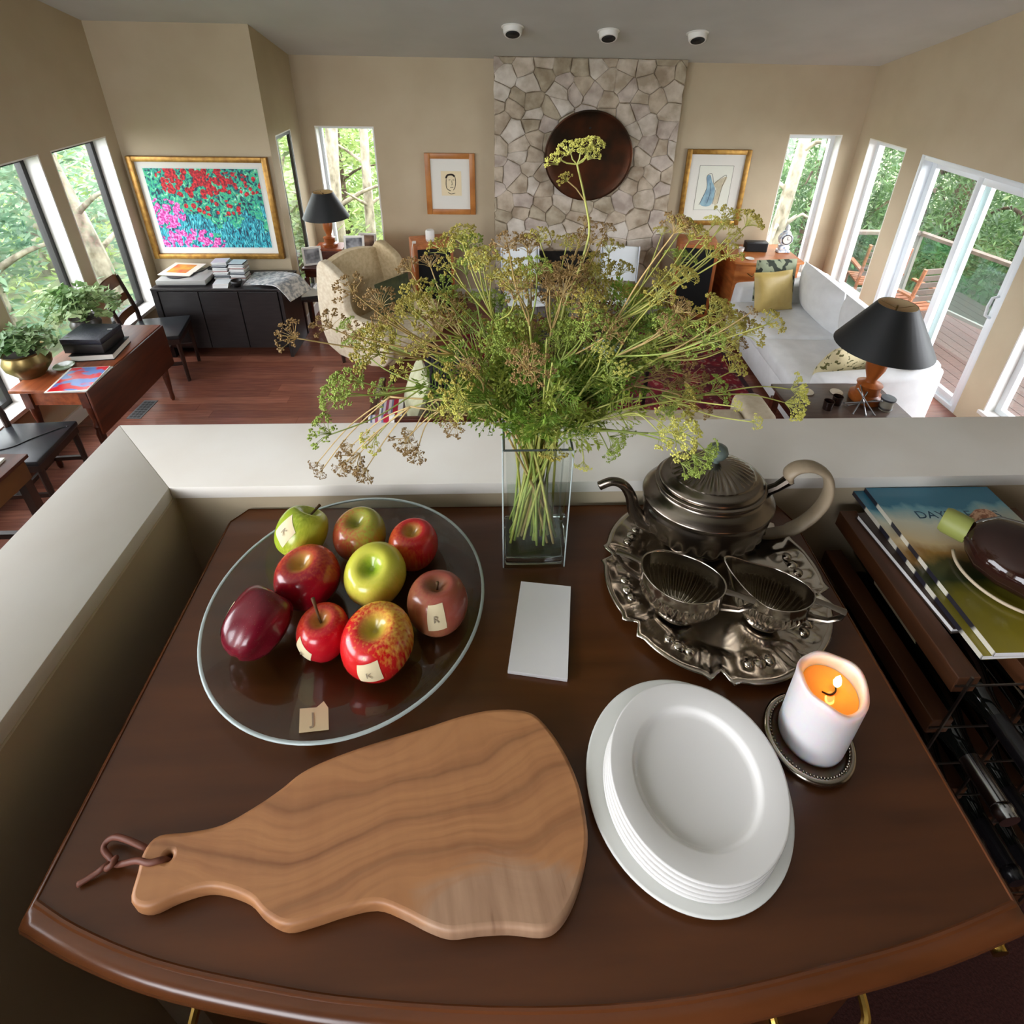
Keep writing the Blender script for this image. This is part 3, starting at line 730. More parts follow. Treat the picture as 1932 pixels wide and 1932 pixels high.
def plant(t, n, r, h, z0, m, droop, seed, bias=(0, 0)):
    rr = random.Random(seed); b = MB(); st = MB(); cnt = 0
    for k in range(n):
        a = rr.uniform(0, 2 * pi); L = r * rr.uniform(.5, 1.); up = h * rr.uniform(.35, 1.)
        dx, dy = cos(a) * L + bias[0], sin(a) * L + bias[1]
        P = spline([(0.02 * cos(a), .02 * sin(a), z0), (dx * .4, dy * .4, z0 + up), (dx, dy, z0 + up * (1 - droop))], 5)
        st.tube(P, .0025, 4, cap=False)
        for i in range(3, len(P)):
            for q in range(2):
                s = rr.uniform(.02, .042); d = Vector((rr.uniform(-1, 1), rr.uniform(-1, 1), rr.uniform(-.4, .5))).normalized()
                sd = d.cross(Vector((rr.uniform(-.5, .5), rr.uniform(-.5, .5), 1))).normalized(); nn = sd.cross(d)
                p = P[i]; tip = p + d * s * 1.7; mid = p + d * s * .7
                b.add([p, mid + sd * s * .62 + nn * s * .12, tip, mid - sd * s * .62 + nn * s * .12, mid], [(0, 1, 4), (1, 2, 4), (2, 3, 4), (3, 0, 4)])
    st.obj('stems', MATS['stem_green'], t); o = b.obj('leaves', m, t); o['kind'] = 'stuff'
base('stem_green', (96, 120, 60), .6)
t = pot('brass_pot_plant', 'bushy ivy in a round brass pot at the near end of the drop-leaf table', (-3.36, 3.63, .7402), .145, .2, brass_m)
plant(t, 46, .235, .2, .17, ivy_m, .25, 3)
t = pot('trailing_plant', 'wide variegated trailing plant in a pot behind the black box', (-3.36, 4.27, .7402), .11, .15, base('dark_glazed_pot', (58, 50, 44), .3))
plant(t, 60, .36, .3, .13, ivy2_m, .4, 4, (.0, -.02))
t = thing('small_dish', 'small greenish glass dish between the brass pot and the magazines', 'dish', (-3.2, 3.72, .7402))
MB().lathe([(.0, 0), (.05, 0), (.07, .018), (.066, .018), (.045, .006), (0, .006)], 24, cap0=False, cap1=False).obj('body', base('green_glass', (120, 132, 104), .1), t, smooth=3.2)
# black-seated dining chairs by the windows
chairw = noisy('dark_chair_wood', (56, 34, 26), (40, 24, 18), 5, .4)
seat_m = base('black_vinyl', (38, 40, 44), .35)
def dining_chair(lb, x, y, rz):
    t = thing('dining_chair', lb, 'chair', (x, y, 0), rz)   # faces +x
    MB().box(-.22, .23, -.22, .22, .455, .50).obj('seat', seat_m, t, smooth=S30, bevel=.012)
    MB().box(-.21, .22, -.21, .21, .405, .455).obj('seat_rail', chairw, t)
    for sy in (-.19, .19):
        MB().tube([(.2, sy, 0), (.2, sy, .41)], [.015, .021], 8).obj('leg', chairw, t, smooth=S30)
        MB().tube([(-.26, sy, 0), (-.2, sy, .41), (-.2, sy, .6), (-.27, sy, .97)], [.015, .02, .02, .016], 8).obj('leg', chairw, t, smooth=S30)
    MB().box(-.24, .2, -.2, -.18, .18, .21).box(-.24, .2, .18, .2, .18, .21).box(-.02, .0, -.19, .19, .18, .21).obj('stretcher', chairw, t)
    b = MB()
    for z0, z1 in ((.60, .66), (.74, .80), (.88, .98)):
        xx = -.2 - (z0 - .6) * .19
        b.grid(lambda u, v: (xx - (v) * (z1 - z0) * .19 - .03 * sin(pi * u), -.19 + .38 * u, z0 + v * (z1 - z0)), 8, 1)
        b.grid(lambda u, v: (xx - .016 - (v) * (z1 - z0) * .19 - .03 * sin(pi * u), .19 - .38 * u, z0 + v * (z1 - z0)), 8, 1)
    b.obj('back_splats', noisy('brown_splat_wood', (122, 76, 42), (92, 54, 28), 5, .4), t)
    return t
dining_chair('dining chair with a brown slatted back behind the far end of the drop-leaf table', -3.17, 4.83, radians(12))
dc2 = dining_chair('dining chair with a wide black seat just left of the half wall', -3.2, 3.16, radians(4))
cb = thing('black_cable', 'thin black cable lying across the near black chair seat', 'cable', (-3.2, 3.16, .503))
MB().tube(spline([(-.16, -.12, 0), (-.02, -.06, .0), (.06, .04, .0), (.17, .15, 0), (.2, .16, 0)], 6), .004, 6).obj('cord', black_m, cb, smooth=3.2)
dk2 = thing('writing_desk', 'brown wooden desk corner at the far left edge beside the half wall', 'desk', (-3.1, 2.3, 0))
MB().box(-.38, .33, -.45, .44, .72, .745).obj('desk_top', mahd_m, dk2, smooth=S30, bevel=.004)
MB().box(-.36, .31, -.43, .42, .58, .72).obj('apron', noisy('walnut_apron', (104, 66, 30), (80, 48, 22), 5, .4), dk2)
for sx in (-.33, .28):
    for sy in (-.40, .39): MB().box(sx - .025, sx + .025, sy - .025, sy + .025, 0, .58).obj('leg', chairw, dk2)
MB().box(-.3, .2, .3, .33, .2, .24).obj('stretcher', chairw, dk2)
t = thing('paper_stack', 'white papers on the brown desk at the far left edge', 'papers', (-3.0, 2.58, .7452), .05)
MB().box(-.15, .15, -.1, .1, 0, .015).obj('sheets', mat_m, t)
# floor register
t = thing('floor_vent', 'black cast-iron floor register in the cherry boards beside the drop-leaf table', 'vent', (-3.0 - .12, 4.22, .0005), radians(-2))
MB().box(-.06, .06, -.135, .135, 0, .004).obj('plate', base('vent_grey', (96, 96, 96), .5), t)
b = MB()
for i in range(3):
    for j in range(7): b.box(-.045 + .032 * i, -.02 + .032 * i, -.12 + .035 * j, -.095 + .035 * j, .004, .0055)
b.obj('grille', black_m, t)

# ------------------------------------------------------------------ wing chair, corner table, lamps
def cushion(w, d, h, n=14, p=.42, pinch=.0):
    """pillow: square plan, puffed"""
    b = MB()
    def f(sgn):
        def g(u, v):
            x, y = 2 * u - 1, 2 * v - 1
            e = max(0., (1 - abs(x) ** 2.6)) ** p * max(0., (1 - abs(y) ** 2.6)) ** p
            k = 1 - pinch * (1 - abs(x)) * 0 - pinch * (abs(x * x) * 0 + (1 - abs(x)) * abs(y) ** 4 * .5)
            l = 1 - pinch * ((1 - abs(y)) * abs(x) ** 4 * .5)
            return (x * w / 2 * l, y * d / 2 * k, sgn * h / 2 * e)
        return g
    b.grid(f(1), n, n); b.grid(lambda u, v: f(-1)(1 - u, v), n, n)
    return b
up_m = noisy('cream_damask_shaded', (206, 186, 148), (188, 166, 128), 30, .85, bump=.15)  # shaded tone of the chair's one damask, shade put into the colour
upw = noisy('cream_damask_lit', (222, 210, 186), (206, 190, 162), 30, .85, bump=.15)  # lit tone of the same damask, for the seat and brighter wing
wc_ = thing('wing_armchair', 'cream damask wing armchair beside the corner lamp', 'armchair', (-1.11, 5.06, 0), radians(-35))   # faces +x
MB().box(-.36, .36, -.33, .33, .2, .34).obj('seat_frame', up_m, wc_, smooth=S30, bevel=.02)
MB().box(-.28, .4, -.25, .25, .34, .47).obj('seat_cushion', upw, wc_, smooth=S30, bevel=.035, seg=3)
b = MB()
def backf(s):
    def g(u, v):
        y = -.35 + .7 * u; top = 1.03 + .06 * sin(pi * u) ; z = .34 + (top - .34) * v
        return (-.26 - .16 * v + .03 * (1 - sin(pi * u)) * v + s * (.055 * (1 - .5 * v)) - (.02 if s < 0 else 0), y, z)
    return g
b.grid(backf(1), 10, 8); b.grid(lambda u, v: backf(-1)(1 - u, v), 10, 8)
b.grid(lambda u, v: tuple(a + (c - a) * v for a, c in zip(backf(1)(u, 1), backf(-1)(u, 1))), 10, 1)
b.obj('backrest', up_m, wc_, smooth=S30)
for s in (-1, 1):
    b = MB(); yo = s * .35
    prof = [(-.42, .22), (.34, .22), (.36, .56), (.28, .62), (-.04, .63), (-.1, .74), (-.08, .92), (-.18, 1.04), (-.42, 1.05)]
    P = [(p.x, p.y) for p in spline([(q[0], q[1], 0) for q in prof], 4, True)]
    b.prism(P, -.045, .045, M=Tr(0, yo, 0) @ Rx(pi / 2)).obj('wing_panel', upw if s < 0 else up_m, wc_, smooth=S30, bevel=.018, seg=3)
    for xx in (-.34, .33): MB().tube([(xx, s * .3, 0), (xx, s * .3, .21)], [.016, .026], 8).obj('leg', chairw, wc_, smooth=S30)
pl = thing('green_pillow', 'dark olive-green pillow leaning in the wing armchair', 'pillow', (-1.03, 5.17, .66), rot=(radians(86), 0, radians(50)))
cushion(.42, .38, .13).obj('pillow_cover', noisy('olive_velvet', (66, 70, 36), (48, 52, 26), 20, .8), pl, smooth=3.2)
ct = thing('corner_table', 'dark corner table crowded with picture frames behind the wing armchair', 'table', (-1.82, 6.13, 0))
MB().box(-.30, .42, -.3, .3, .66, .69).obj('table_top', mahd_m, ct, bevel=.004)
MB().box(-.28, .40, -.28, .28, .58, .66).obj('apron', mahd_m, ct)
for sx in (-.27, .39):
    for sy in (-.27, .27): MB().tube([(sx, sy, 0), (sx, sy, .58)], [.015, .025], 8).obj('leg', mahd_m, ct)
bx = thing('wooden_box', 'reddish wooden box carrying the corner lamp', 'box', (-1.86, 6.1, .6902))
MB().box(-.15, .15, -.11, .11, 0, .14).obj('box_body', mahd_m, bx, bevel=.004); MB().box(-.155, .155, -.115, .115, .141, .165).obj('lid', mah_m, bx, bevel=.004)
shade_m = base('black_shade', (22, 25, 28), .55); shade_in = base('shade_lining', (206, 190, 150), .7)
lampw = noisy('turned_amber_wood', (168, 92, 38), (126, 62, 22), 7, .3, stretch=(1, 1, .4))
def lamp(name, lb, loc, s, sh, r0, r1):
    t = thing(name, lb, 'lamp', loc)
    MB().lathe([(0, 0), (.085 * s, 0), (.085 * s, .03 * s), (.06 * s, .045 * s), (.06 * s, .09 * s), (.066 * s, .1 * s), (.03 * s, .115 * s), (.026 * s, .13 * s), (.05 * s, .2 * s), (.055 * s, .26 * s), (.03 * s, .33 * s), (.015 * s, .36 * s), (.0, .36 * s)], 24, cap0=False, cap1=False).obj('lamp_base', lampw, t, smooth=S30)
    MB().tube([(0, 0, .355 * s), (0, 0, .355 * s + sh * .9)], .006, 8).obj('rod', brass_m, t)
    z0 = .335 * s; z1 = z0 + sh
    sd = MB().lathe([(r0, z0), (r1, z1)], 40, cap0=False, cap1=False).obj('lamp_shade', shade_m, t, smooth=3.2)
    MB().lathe([(r0 - .004, z0 + .001), (r1 - .004, z1 - .001)], 40, cap0=False, cap1=False).obj('lining', shade_in, sd, smooth=3.2)
    b = MB()
    for k in range(3): b.tube([(0, 0, z1 - .03), (cos(2.1 * k) * r1, sin(2.1 * k) * r1, z1 - .012)], .002, 4)
    b.obj('spider', brass_m, t)
    return t
lamp('corner_lamp', 'turned wooden table lamp with a black cone shade by the back left window', (-1.86, 6.1, .8555), .98, .27, .245, .105)
def photo(lb, x, y, z, w, h, rz, tilt=-12, fm=None, pm=None):
    t = thing('photo_frame', lb, 'photo frame', (x, y, z), rot=(radians(tilt), 0, rz))
    ring(MB(), 'y', -.008, .008, -w / 2, w / 2, 0, h, .022).obj('frame', fm or white_m, t)
    MB().box(-w / 2 + .02, w / 2 - .02, -.003, .003, .02, h - .02).obj('photograph', pm or photo_m, t)
    MB().box(-.02, .02, .008, .07, .0, .006).obj('easel_foot', black_m, t)
photo_m = noisy('grey_photograph', (170, 172, 178), (40, 42, 50), 9, .4, detail=2)
warm_photo = noisy('brown_photograph', (190, 150, 120), (60, 30, 24), 9, .4, detail=2)
photo('white photo frame with a grey portrait, right of the corner lamp', -1.58, 6.0, .692, .22, .30, .05)
photo('small photo frame with a brown picture, rightmost on the corner table', -1.50, 6.28, .692, .2, .24, -.1, pm=warm_photo)
photo('photo frame leaning at the front left of the corner table', -2.02, 5.93, .692, .2, .2, .35)
t = thing('black_binder', 'black binder with white pages lying at the front of the corner table', 'binder', (-2.0, 5.75, .42), .3)
MB().box(-.14, .14, -.12, .12, 0, .03).obj('cover', black_m, t); MB().box(-.13, .13, -.11, .11, .03, .036).obj('pages', mat_m, t)
t2 = thing('low_stool', 'low dark stool carrying the black binder in front of the corner table', 'stool', (-2.0, 5.75, 0))
MB().box(-.14, .14, -.13, .13, .39, .4198).obj('seat', chairw, t2)
for sx in (-.11, .11):
    for sy in (-.1, .1): MB().box(sx - .015, sx + .015, sy - .015, sy + .015, 0, .39).obj('leg', chairw, t2)

# ------------------------------------------------------------------ loudspeakers, chest, things by the chimney
spk_w = noisy('orange_oak', (188, 112, 60), (160, 88, 42), 5, .4, stretch=(5, 5, .8))
grl_m = base('black_grille_cloth', (12, 12, 13), .9)
def speaker(lb, x, y, rz):
    t = thing('loudspeaker', lb, 'speaker', (x, y, 0), rz)
    MB().box(-.22, .22, -.18, .2, .0, .9).obj('cabinet', spk_w, t, smooth=S30, bevel=.012)
    MB().box(-.18, .18, -.195, -.178, .05, .86).obj('grille', grl_m, t, bevel=.004)
speaker('floor-standing loudspeaker in orange oak, left of the chimney', -.76, 6.18, radians(16))
speaker('floor-standing loudspeaker in orange oak, right of the chimney', 2.32, 6.22, radians(-12))
t = thing('smart_speaker', 'small white cylindrical speaker standing on the left loudspeaker', 'speaker', (-.76, 6.14, .9002))
MB().lathe([(0, 0), (.04, 0), (.048, .012), (.05, .03), (.05, .115), (.04, .132), (0, .134)], 28, cap0=False, cap1=False).obj('body', white_m, t, smooth=S30)
MB().lathe([(.0505, .022), (.0505, .03)], 28, cap0=False, cap1=False).obj('light_band', silver_p, t)
t = thing('white_plug', 'small white plug with a cord at the left edge of the left loudspeaker', 'plug', (-.93, 6.06, .9002))
MB().box(-.02, .02, -.015, .015, 0, .025).obj('body', white_m, t, bevel=.004)
MB().tube(spline([(0, -.015, .012), (-.01, -.07, .0), (-.02, -.1, -.12), (.0, -.1, -.3)], 6), .004, 6).obj('cord', white_m, t)
wchair = base('white_canvas', (232, 238, 240), .7); metal = base('brushed_steel', (150, 152, 155), .35, 1.)
def side_chair(lb, x, y, rz):
    t = thing('canvas_chair', lb, 'chair', (x, y, 0), rz)
    MB().box(-.2, .2, -.012, .012, .5, .9, M=Tr(0, .2, 0) @ Rx(radians(-8))).obj('backrest', wchair, t, smooth=S30, bevel=.01)
    MB().box(-.2, .2, -.22, .2, .4, .44).obj('seat', wchair, t, smooth=S30, bevel=.018)
    for sx in (-.21, .21):
        MB().tube([(sx, -.2, 0), (sx, -.2, .41)], .011, 8).obj('leg', metal, t); MB().tube([(sx, .22, 0), (sx, .22, .45), (sx, .31, .9)], .011, 8).obj('leg', metal, t)
side_chair('white canvas chair before the left half of the fireplace', .28, 5.66, radians(8))
side_chair('white canvas chair before the right half of the fireplace', 1.32, 5.72, radians(-10))
chest_m = noisy('golden_walnut', (190, 118, 62), (156, 88, 42), 5, .3, stretch=(1, 1, 5), detail=6)
cs = thing('drawer_chest', 'golden-brown serpentine chest of drawers under the back right window', 'chest of drawers', (3.07, 6.2, 0))
def bow(w, y, d, n=12): return [(-w / 2 + w * k / n, y - d * (sin(pi * k / n) * .6 + .4 * sin(3 * pi * k / n) * .5)) for k in range(n + 1)]
MB().prism(bow(.74, -.26, .05) + [(.37, .3), (-.37, .3)], .1, .72).obj('carcass', chest_m, cs, smooth=S30)
MB().prism(bow(.80, -.29, .06) + [(.4, .32), (-.4, .32)], .72, .75).obj('top', chest_m, cs, smooth=S30, bevel=.006)
for z0, z1 in ((.12, .31), (.33, .51), (.53, .70)):
    dw = MB().prism(bow(.66, -.272, .05) + [(.33, -.2), (-.33, -.2)], z0, z1).obj('drawer', chest_m, cs, smooth=S30, bevel=.004)
    for sx in (-.2, .2): MB().tube(spline([(sx - .04, -.30, (z0 + z1) / 2), (sx, -.345, (z0 + z1) / 2 - .02), (sx + .04, -.31, (z0 + z1) / 2)], 4), .005, 6).obj('handle', brass_m, dw)
for sx in (-.33, .33):
    for sy in (-.22, .26): MB().tube([(sx, sy, 0), (sx, sy, .1)], [.02, .035], 8).obj('foot', chest_m, cs)
t = thing('radio', 'small black radio on the golden chest', 'radio', (3.04, 6.28, .7502), radians(-4))
MB().box(-.13, .13, -.05, .05, 0, .12).obj('case', black_m, t, smooth=S30, bevel=.012); MB().box(-.115, .115, -.053, -.05, .015, .105).obj('grille', grl_m, t)
porc = noisy('blue_white_porcelain', (236, 240, 244), (120, 150, 190), 30, .2, detail=2, lo=.5, hi=.72)
t = thing('porcelain_clock', 'ornate blue and white porcelain mantel clock on the golden chest', 'clock', (3.36, 6.24, .7502))
MB().box(-.075, .075, -.045, .045, .0, .035).box(-.06, .06, -.04, .04, .035, .09).obj('base', porc, t, smooth=S30, bevel=.014)
MB().lathe([(.02, -.04), (.075, -.035), (.08, 0), (.075, .035), (.02, .04)], 24, M=Tr(0, 0, .165) @ Rx(pi / 2)).obj('drum', porc, t, smooth=S30)
MB().lathe([(.0, 0), (.05, .0), (.055, .006), (0, .007)], 24, M=Tr(0, -.038, .165) @ Rx(pi / 2), cap0=False, cap1=False).obj('dial', white_m, t, smooth=S30)
MB().lathe([(.05, .0), (.056, .004), (.06, .0)], 24, M=Tr(0, -.044, .165) @ Rx(pi / 2), cap0=False, cap1=False).box(-.0025, .0025, -.047, -.044, .165, .2).box(0, .025, -.047, -.044, .163, .168).obj('hands', ink_m, t)
MB().lathe([(.05, .235), (.045, .25), (.02, .27), (.028, .295), (.018, .325), (0, .34)], 16, cap1=False).obj('finial', porc, t, smooth=S30)
for nm, lb, x, y, pr in (('white_cup', 'small white two-part cup near the left back corner of the chest', 2.84, 6.2, [(0, 0), (.025, 0), (.03, .05), (.034, .07), (.03, .07), (.024, .01), (0, .01)]),
                         ('white_saucer', 'small white saucer at the front left of the chest', 2.87, 6.0, [(0, 0), (.03, 0), (.05, .01), (.048, .013), (.025, .005), (0, .005)]),
                         ('white_candle_dish', 'small white dish at the back left of the chest', 2.80, 6.38, [(0, 0), (.04, 0), (.045, .03), (.04, .03), (.035, .006), (0, .006)])):
    t = thing(nm, lb, 'dish', (x, y, .7502)); MB().lathe(pr, 20, cap0=False, cap1=False).obj('body', white_m, t, smooth=S30)

# ------------------------------------------------------------------ white sofa and its cushions
sofa_m = noisy('white_slipcover', (240, 242, 244), (232, 234, 236), 9, .8, bump=.25)
sf = thing('white_sofa', 'white slipcovered two-seat sofa along the right-hand windows', 'sofa', (3.02, 4.66, 0), radians(-2))   # faces -x
MB().box(-.5, .48, -.95, .95, .04, .3).obj('frame', sofa_m, sf, smooth=S30, bevel=.02)
b = MB()
MB().box(.26, .52, -.97, .97, .3, .76).obj('backrest', sofa_m, sf, smooth=S30, bevel=.05, seg=3)
for s in (-1, 1):
    b = MB(); y0, y1 = sorted((s * .84, s * 1.03))
    vs = [(-.48, .05), (.5, .05), (.5, .74), (.2, .66), (-.44, .6)]
    b.prism(vs, -y1, -y0, M=Rx(pi / 2)).obj('arm', sofa_m, sf, smooth=S30, bevel=.04, seg=3)
for s in (-1, 1):
    MB().box(-.53, .28, -.41, .41, .3, .46, M=Tr(0, s * .42, 0)).obj('seat_cushion', sofa_m, sf, smooth=S30, bevel=.05, seg=4)
    cushion(.82, .5, .26, p=.5).obj('back_cushion', sofa_m, sf, smooth=3.2).matrix_local = Tr(.22, s * .42, .68) @ Ry(radians(-100)) @ Rz(radians(90))
def pillow(name, lb, loc, rot, w, h, d, m, **k):
    t = thing(name, lb, 'pillow', loc, rot=rot); cushion(w, h, d, **k).obj('pillow_cover', m, t, smooth=3.2); return t
pillow('gold_pillow', 'gold satin pillow at the far end of the white sofa', (2.86, 5.30, .66), (radians(72), 0, radians(12)), .46, .42, .15, noisy('gold_satin', (206, 182, 112), (184, 158, 88), 5, .38), pinch=.1)
leafp = noisy('leaf_print', (150, 158, 130), (44, 52, 40), 14, .8, detail=1, lo=.52, hi=.56)
pillow('leaf_print_pillow', 'grey-green leaf-print pillow behind the gold one', (2.93, 5.46, .72), (radians(80), 0, radians(6)), .46, .44, .12, leafp)
vinep = noisy('vine_print', (222, 210, 168), (96, 92, 48), 26, .8, detail=1, lo=.58, hi=.62)
pillow('vine_print_pillow', 'cream pillow with a small olive vine print at the near end of the sofa', (2.93, 3.98, .60), (radians(64), 0, radians(-168)), .5, .40, .16, vinep)
pillow('white_box_pillow', 'small plain white pillow behind the near lamp on the sofa', (3.28, 3.98, .66), (radians(75), 0, radians(-150)), .4, .36, .14, sofa_m)
# near dark side table
st = thing('side_table', 'dark square side table with a lamp at the near end of the sofa', 'table', (2.55, 3.28, 0))
ebs = noisy('dark_brown_top', (84, 66, 56), (66, 50, 42), 5, .4, stretch=(1, 6, 1))
MB().box(-.42, .42, -.42, .37, .575, .60).obj('table_top', ebs, st, smooth=S30, bevel=.004)
MB().box(-.39, .39, -.39, .34, .50, .575).obj('apron', mahd_m, st)
for sx in (-.38, .38):
    for sy in (-.38, .33): MB().box(sx - .025, sx + .025, sy - .025, sy + .025, 0, .5).obj('leg', mahd_m, st)
lamp('sofa_lamp', 'turned wooden lamp with a large black shade on the dark side table', (2.76, 3.44, .6002), 1.35, .33, .325, .125)
gl = clear_glass('smoky_glass', (150, 140, 128), .9, .5)
for lb, x, y in (('round pale coaster near the lamp on the side table', 2.585, 3.52), ('round pale coaster at the left of the side table', 2.36, 3.53)):
    t = thing('coaster', lb, 'coaster', (x, y, .6002), group='pale coasters'); MB().lathe([(0, 0), (.045, 0), (.048, .004), (.045, .009), (0, .009)], 24, cap0=False, cap1=False).obj('disc', noisy('pale_cork', (206, 196, 176), (190, 178, 156), 20, .7), t, smooth=S30)
for lb, x, y in (('squat dark glass tumbler nearest the front of the side table', 2.40, 3.31), ('squat dark glass tumbler behind the front one on the side table', 2.50, 3.37)):
    t = thing('tumbler', lb, 'glass', (x, y, .6002), group='dark tumblers'); MB().lathe([(0, 0), (.032, 0), (.036, .07), (.033, .07), (.028, .01), (0, .01)], 20, cap0=False, cap1=False).obj('body', base('dark_brown_glass', (40, 26, 22), .08), t, smooth=S30)
t = thing('jack_sculpture', 'silver rod sculpture like a giant jack on the side table', 'sculpture', (2.66, 3.32, .6002))
for p, q in (((-.1, -.07, 0), (.08, .08, .12)), ((-.1, .05, .01), (.09, -.06, .1)), ((-.02, -.1, 0), (.02, .1, .13)), ((-.11, -.01, .03), (.1, .02, .05)), ((.05, -.09, .0), (-.04, .04, .14))):
    rd = MB().tube([p, q], .005, 8).obj('rod', metal, t, smooth=S30)
    b = MB()
    for e in (p, q): b.lathe([(0, -.01), (.009, 0), (0, .01)], 10, M=Tr(*e), cap0=False, cap1=False)
    b.obj('knob', metal, rd, smooth=3.2)
t = thing('lidded_jar', 'small glass jar with a dark lid at the right of the side table', 'jar', (2.83, 3.30, .6002))
MB().lathe([(0, 0), (.042, 0), (.045, .02), (.045, .085), (.0, .085)], 24, cap0=False, cap1=False).obj('body', base('grey_jar', (150, 146, 134), .15), t, smooth=S30)
MB().lathe([(0, .085), (.05, .086), (.05, .1), (0, .102)], 24, cap0=False, cap1=False).obj('lid', base('slate_lid', (60, 62, 68), .4), t, smooth=S30)
MB().lathe([(.0455, .012), (.047, .02), (.0455, .028)], 24, cap0=False, cap1=False).obj('band', metal, t, smooth=S30)

# ------------------------------------------------------------------ rug, coffee table and the seats nearest the half wall
def rug_material():
    m = base('red_rug', (110, 14, 30), .95); nt = m.node_tree; bs = nt.nodes['Principled BSDF']
    v = coords(nt, 'Object'); vo = nt.nodes.new('ShaderNodeTexVoronoi'); vo.inputs['Scale'].default_value = 7; nt.links.new(v, vo.inputs['Vector'])
    n = nt.nodes.new('ShaderNodeTexNoise'); n.inputs['Scale'].default_value = 26; n.inputs['Detail'].default_value = 2; nt.links.new(v, n.inputs['Vector'])
    c1 = ramp(nt, vo.outputs['Distance'], [(.1, (60, 40, 70)), (.2, (190, 150, 130)), (.26, (128, 12, 34)), (.5, (104, 10, 28)), (.56, (40, 22, 36))])
    c2 = ramp(nt, n.outputs['Fac'], [(.42, (120, 14, 34)), (.6, (150, 30, 44)), (.66, (200, 170, 150))])
    mx = nt.nodes.new('ShaderNodeMix'); mx.data_type = 'RGBA'; mx.inputs[0].default_value = .45
    nt.links.new(c1, mx.inputs[6]); nt.links.new(c2, mx.inputs[7]); nt.links.new(mx.outputs[2], bs.inputs['Base Color'])
    return m
rg_ = thing('red_rug', 'deep red patterned rug between the sofa and the wing armchair', 'rug', (.95, 4.75, .0005))
MB().box(-1.35, 1.42, -.85, .85, 0, .012).obj('field', rug_material(), rg_)
MB().box(-1.42, -1.35, -.85, .85, 0, .011).box(1.42, 1.47, -.85, .85, 0, .011).obj('border', noisy('dark_border', (48, 28, 34), (70, 34, 40), 30, .95), rg_)
cf = thing('coffee_table', 'glass-topped coffee table with a dark frame on the red rug', 'table', (.85, 4.55, .013))
MB().box(-.5, .5, -.36, .36, .40, .412).obj('glass_top', clear_glass('table_glass', (196, 222, 216), .9, .55), cf)
ring(MB(), 'x', 0, 0, 0, 0, 0, 0, 0)
MB().box(-.48, .48, -.34, -.31, .36, .4).box(-.48, .48, .31, .34, .36, .4).box(-.48, -.45, -.31, .31, .36, .4).box(.45, .48, -.31, .31, .36, .4).obj('frame', black_m, cf)
for sx in (-.465, .465):
    for sy in (-.325, .325): MB().box(sx - .015, sx + .015, sy - .015, sy + .015, 0, .36).obj('leg', black_m, cf)
for k, (lb, c, w, h, rz, z) in enumerate((('large pale green book at the bottom of the coffee table pile', (150, 176, 170), .3, .24, .5, 0), ('grey-green striped book on top of the coffee table pile', (176, 196, 192), .26, .2, .75, .03))):
    t = thing('art_book', lb, 'book', (.95, 4.48, .4252 + z), rz)
    MB().box(-w / 2, w / 2, -h / 2, h / 2, 0, .004).box(-w / 2, w / 2, -h / 2, h / 2, .025, .0295).obj('cover', base('book_cloth_%d' % k, c, .5), t)
    MB().box(-w / 2 + .004, w / 2 - .004, -h / 2 + .004, h / 2 - .004, .004, .025).obj('pages', mat_m, t)
ls = thing('beige_loveseat', 'beige loveseat turned with its back to the half wall', 'sofa', (1.2, 3.5, 0))
beige = noisy('beige_twill', (196, 184, 160), (182, 168, 144), 20, .85, bump=.15)
MB().box(-.62, .5, -.40, .0, .0, .34).obj('frame', beige, ls, smooth=S30, bevel=.02)
MB().box(-.70, .5, -.44, -.26, .3, .68).obj('backrest', beige, ls, smooth=S30, bevel=.05, seg=3)
MB().box(.5, .72, -.44, -.10, .0, .71).obj('arm', beige, ls, smooth=S30, bevel=.06, seg=3)
MB().box(-.84, -.62, -.44, -.10, .0, .62).obj('arm', beige, ls, smooth=S30, bevel=.06, seg=3)
MB().box(-.6, .49, -.25, .02, .34, .43).obj('seat_cushion', beige, ls, smooth=S30, bevel=.04, seg=3)
se = thing('wooden_settee', 'dark wooden settee with a panelled back rail turned to the half wall', 'settee', (-.47, 3.45, 0))
cane = noisy('woven_cane', (150, 126, 98), (120, 98, 74), 90, .7, bump=.3)
MB().box(-.44, .44, -.02, .02, .66, .70, M=Tr(0, -.33, 0)).box(-.44, .44, -.02, .02, .38, .42, M=Tr(0, -.33, 0)).obj('back_rail', mahd_m, se, smooth=S30, bevel=.006)
for k in range(6): MB().box(-.015, .015, -.018, .018, .42, .69, M=Tr(-.425 + .17 * k, -.33, 0)).obj('back_post', mahd_m, se, bevel=.004)
for k in range(5): MB().box(-.07, .07, -.006, .006, .42, .66, M=Tr(-.34 + .17 * k, -.33, 0)).obj('cane_panel', cane, se)
MB().box(-.44, .44, -.33, .33, .34, .38).obj('seat', mahd_m, se, bevel=.006, smooth=S30)
for sx in (-.43, .43):
    MB().box(sx - .025, sx + .025, -.34, .34, .56, .60).obj('armrest', mahd_m, se, bevel=.01, smooth=S30)
    for sy in (-.31, .31): MB().tube([(sx, sy, 0), (sx, sy, .56)], [.016, .022], 8).obj('leg', mahd_m, se, smooth=S30)
pillow('pale_green_pillow', 'pale green pillow leaning at the far left of the wooden settee', (-.62, 3.62, .57), (radians(70), 0, radians(-75)), .42, .40, .12, noisy('sage_linen', (206, 206, 172), (190, 190, 152), 16, .8))
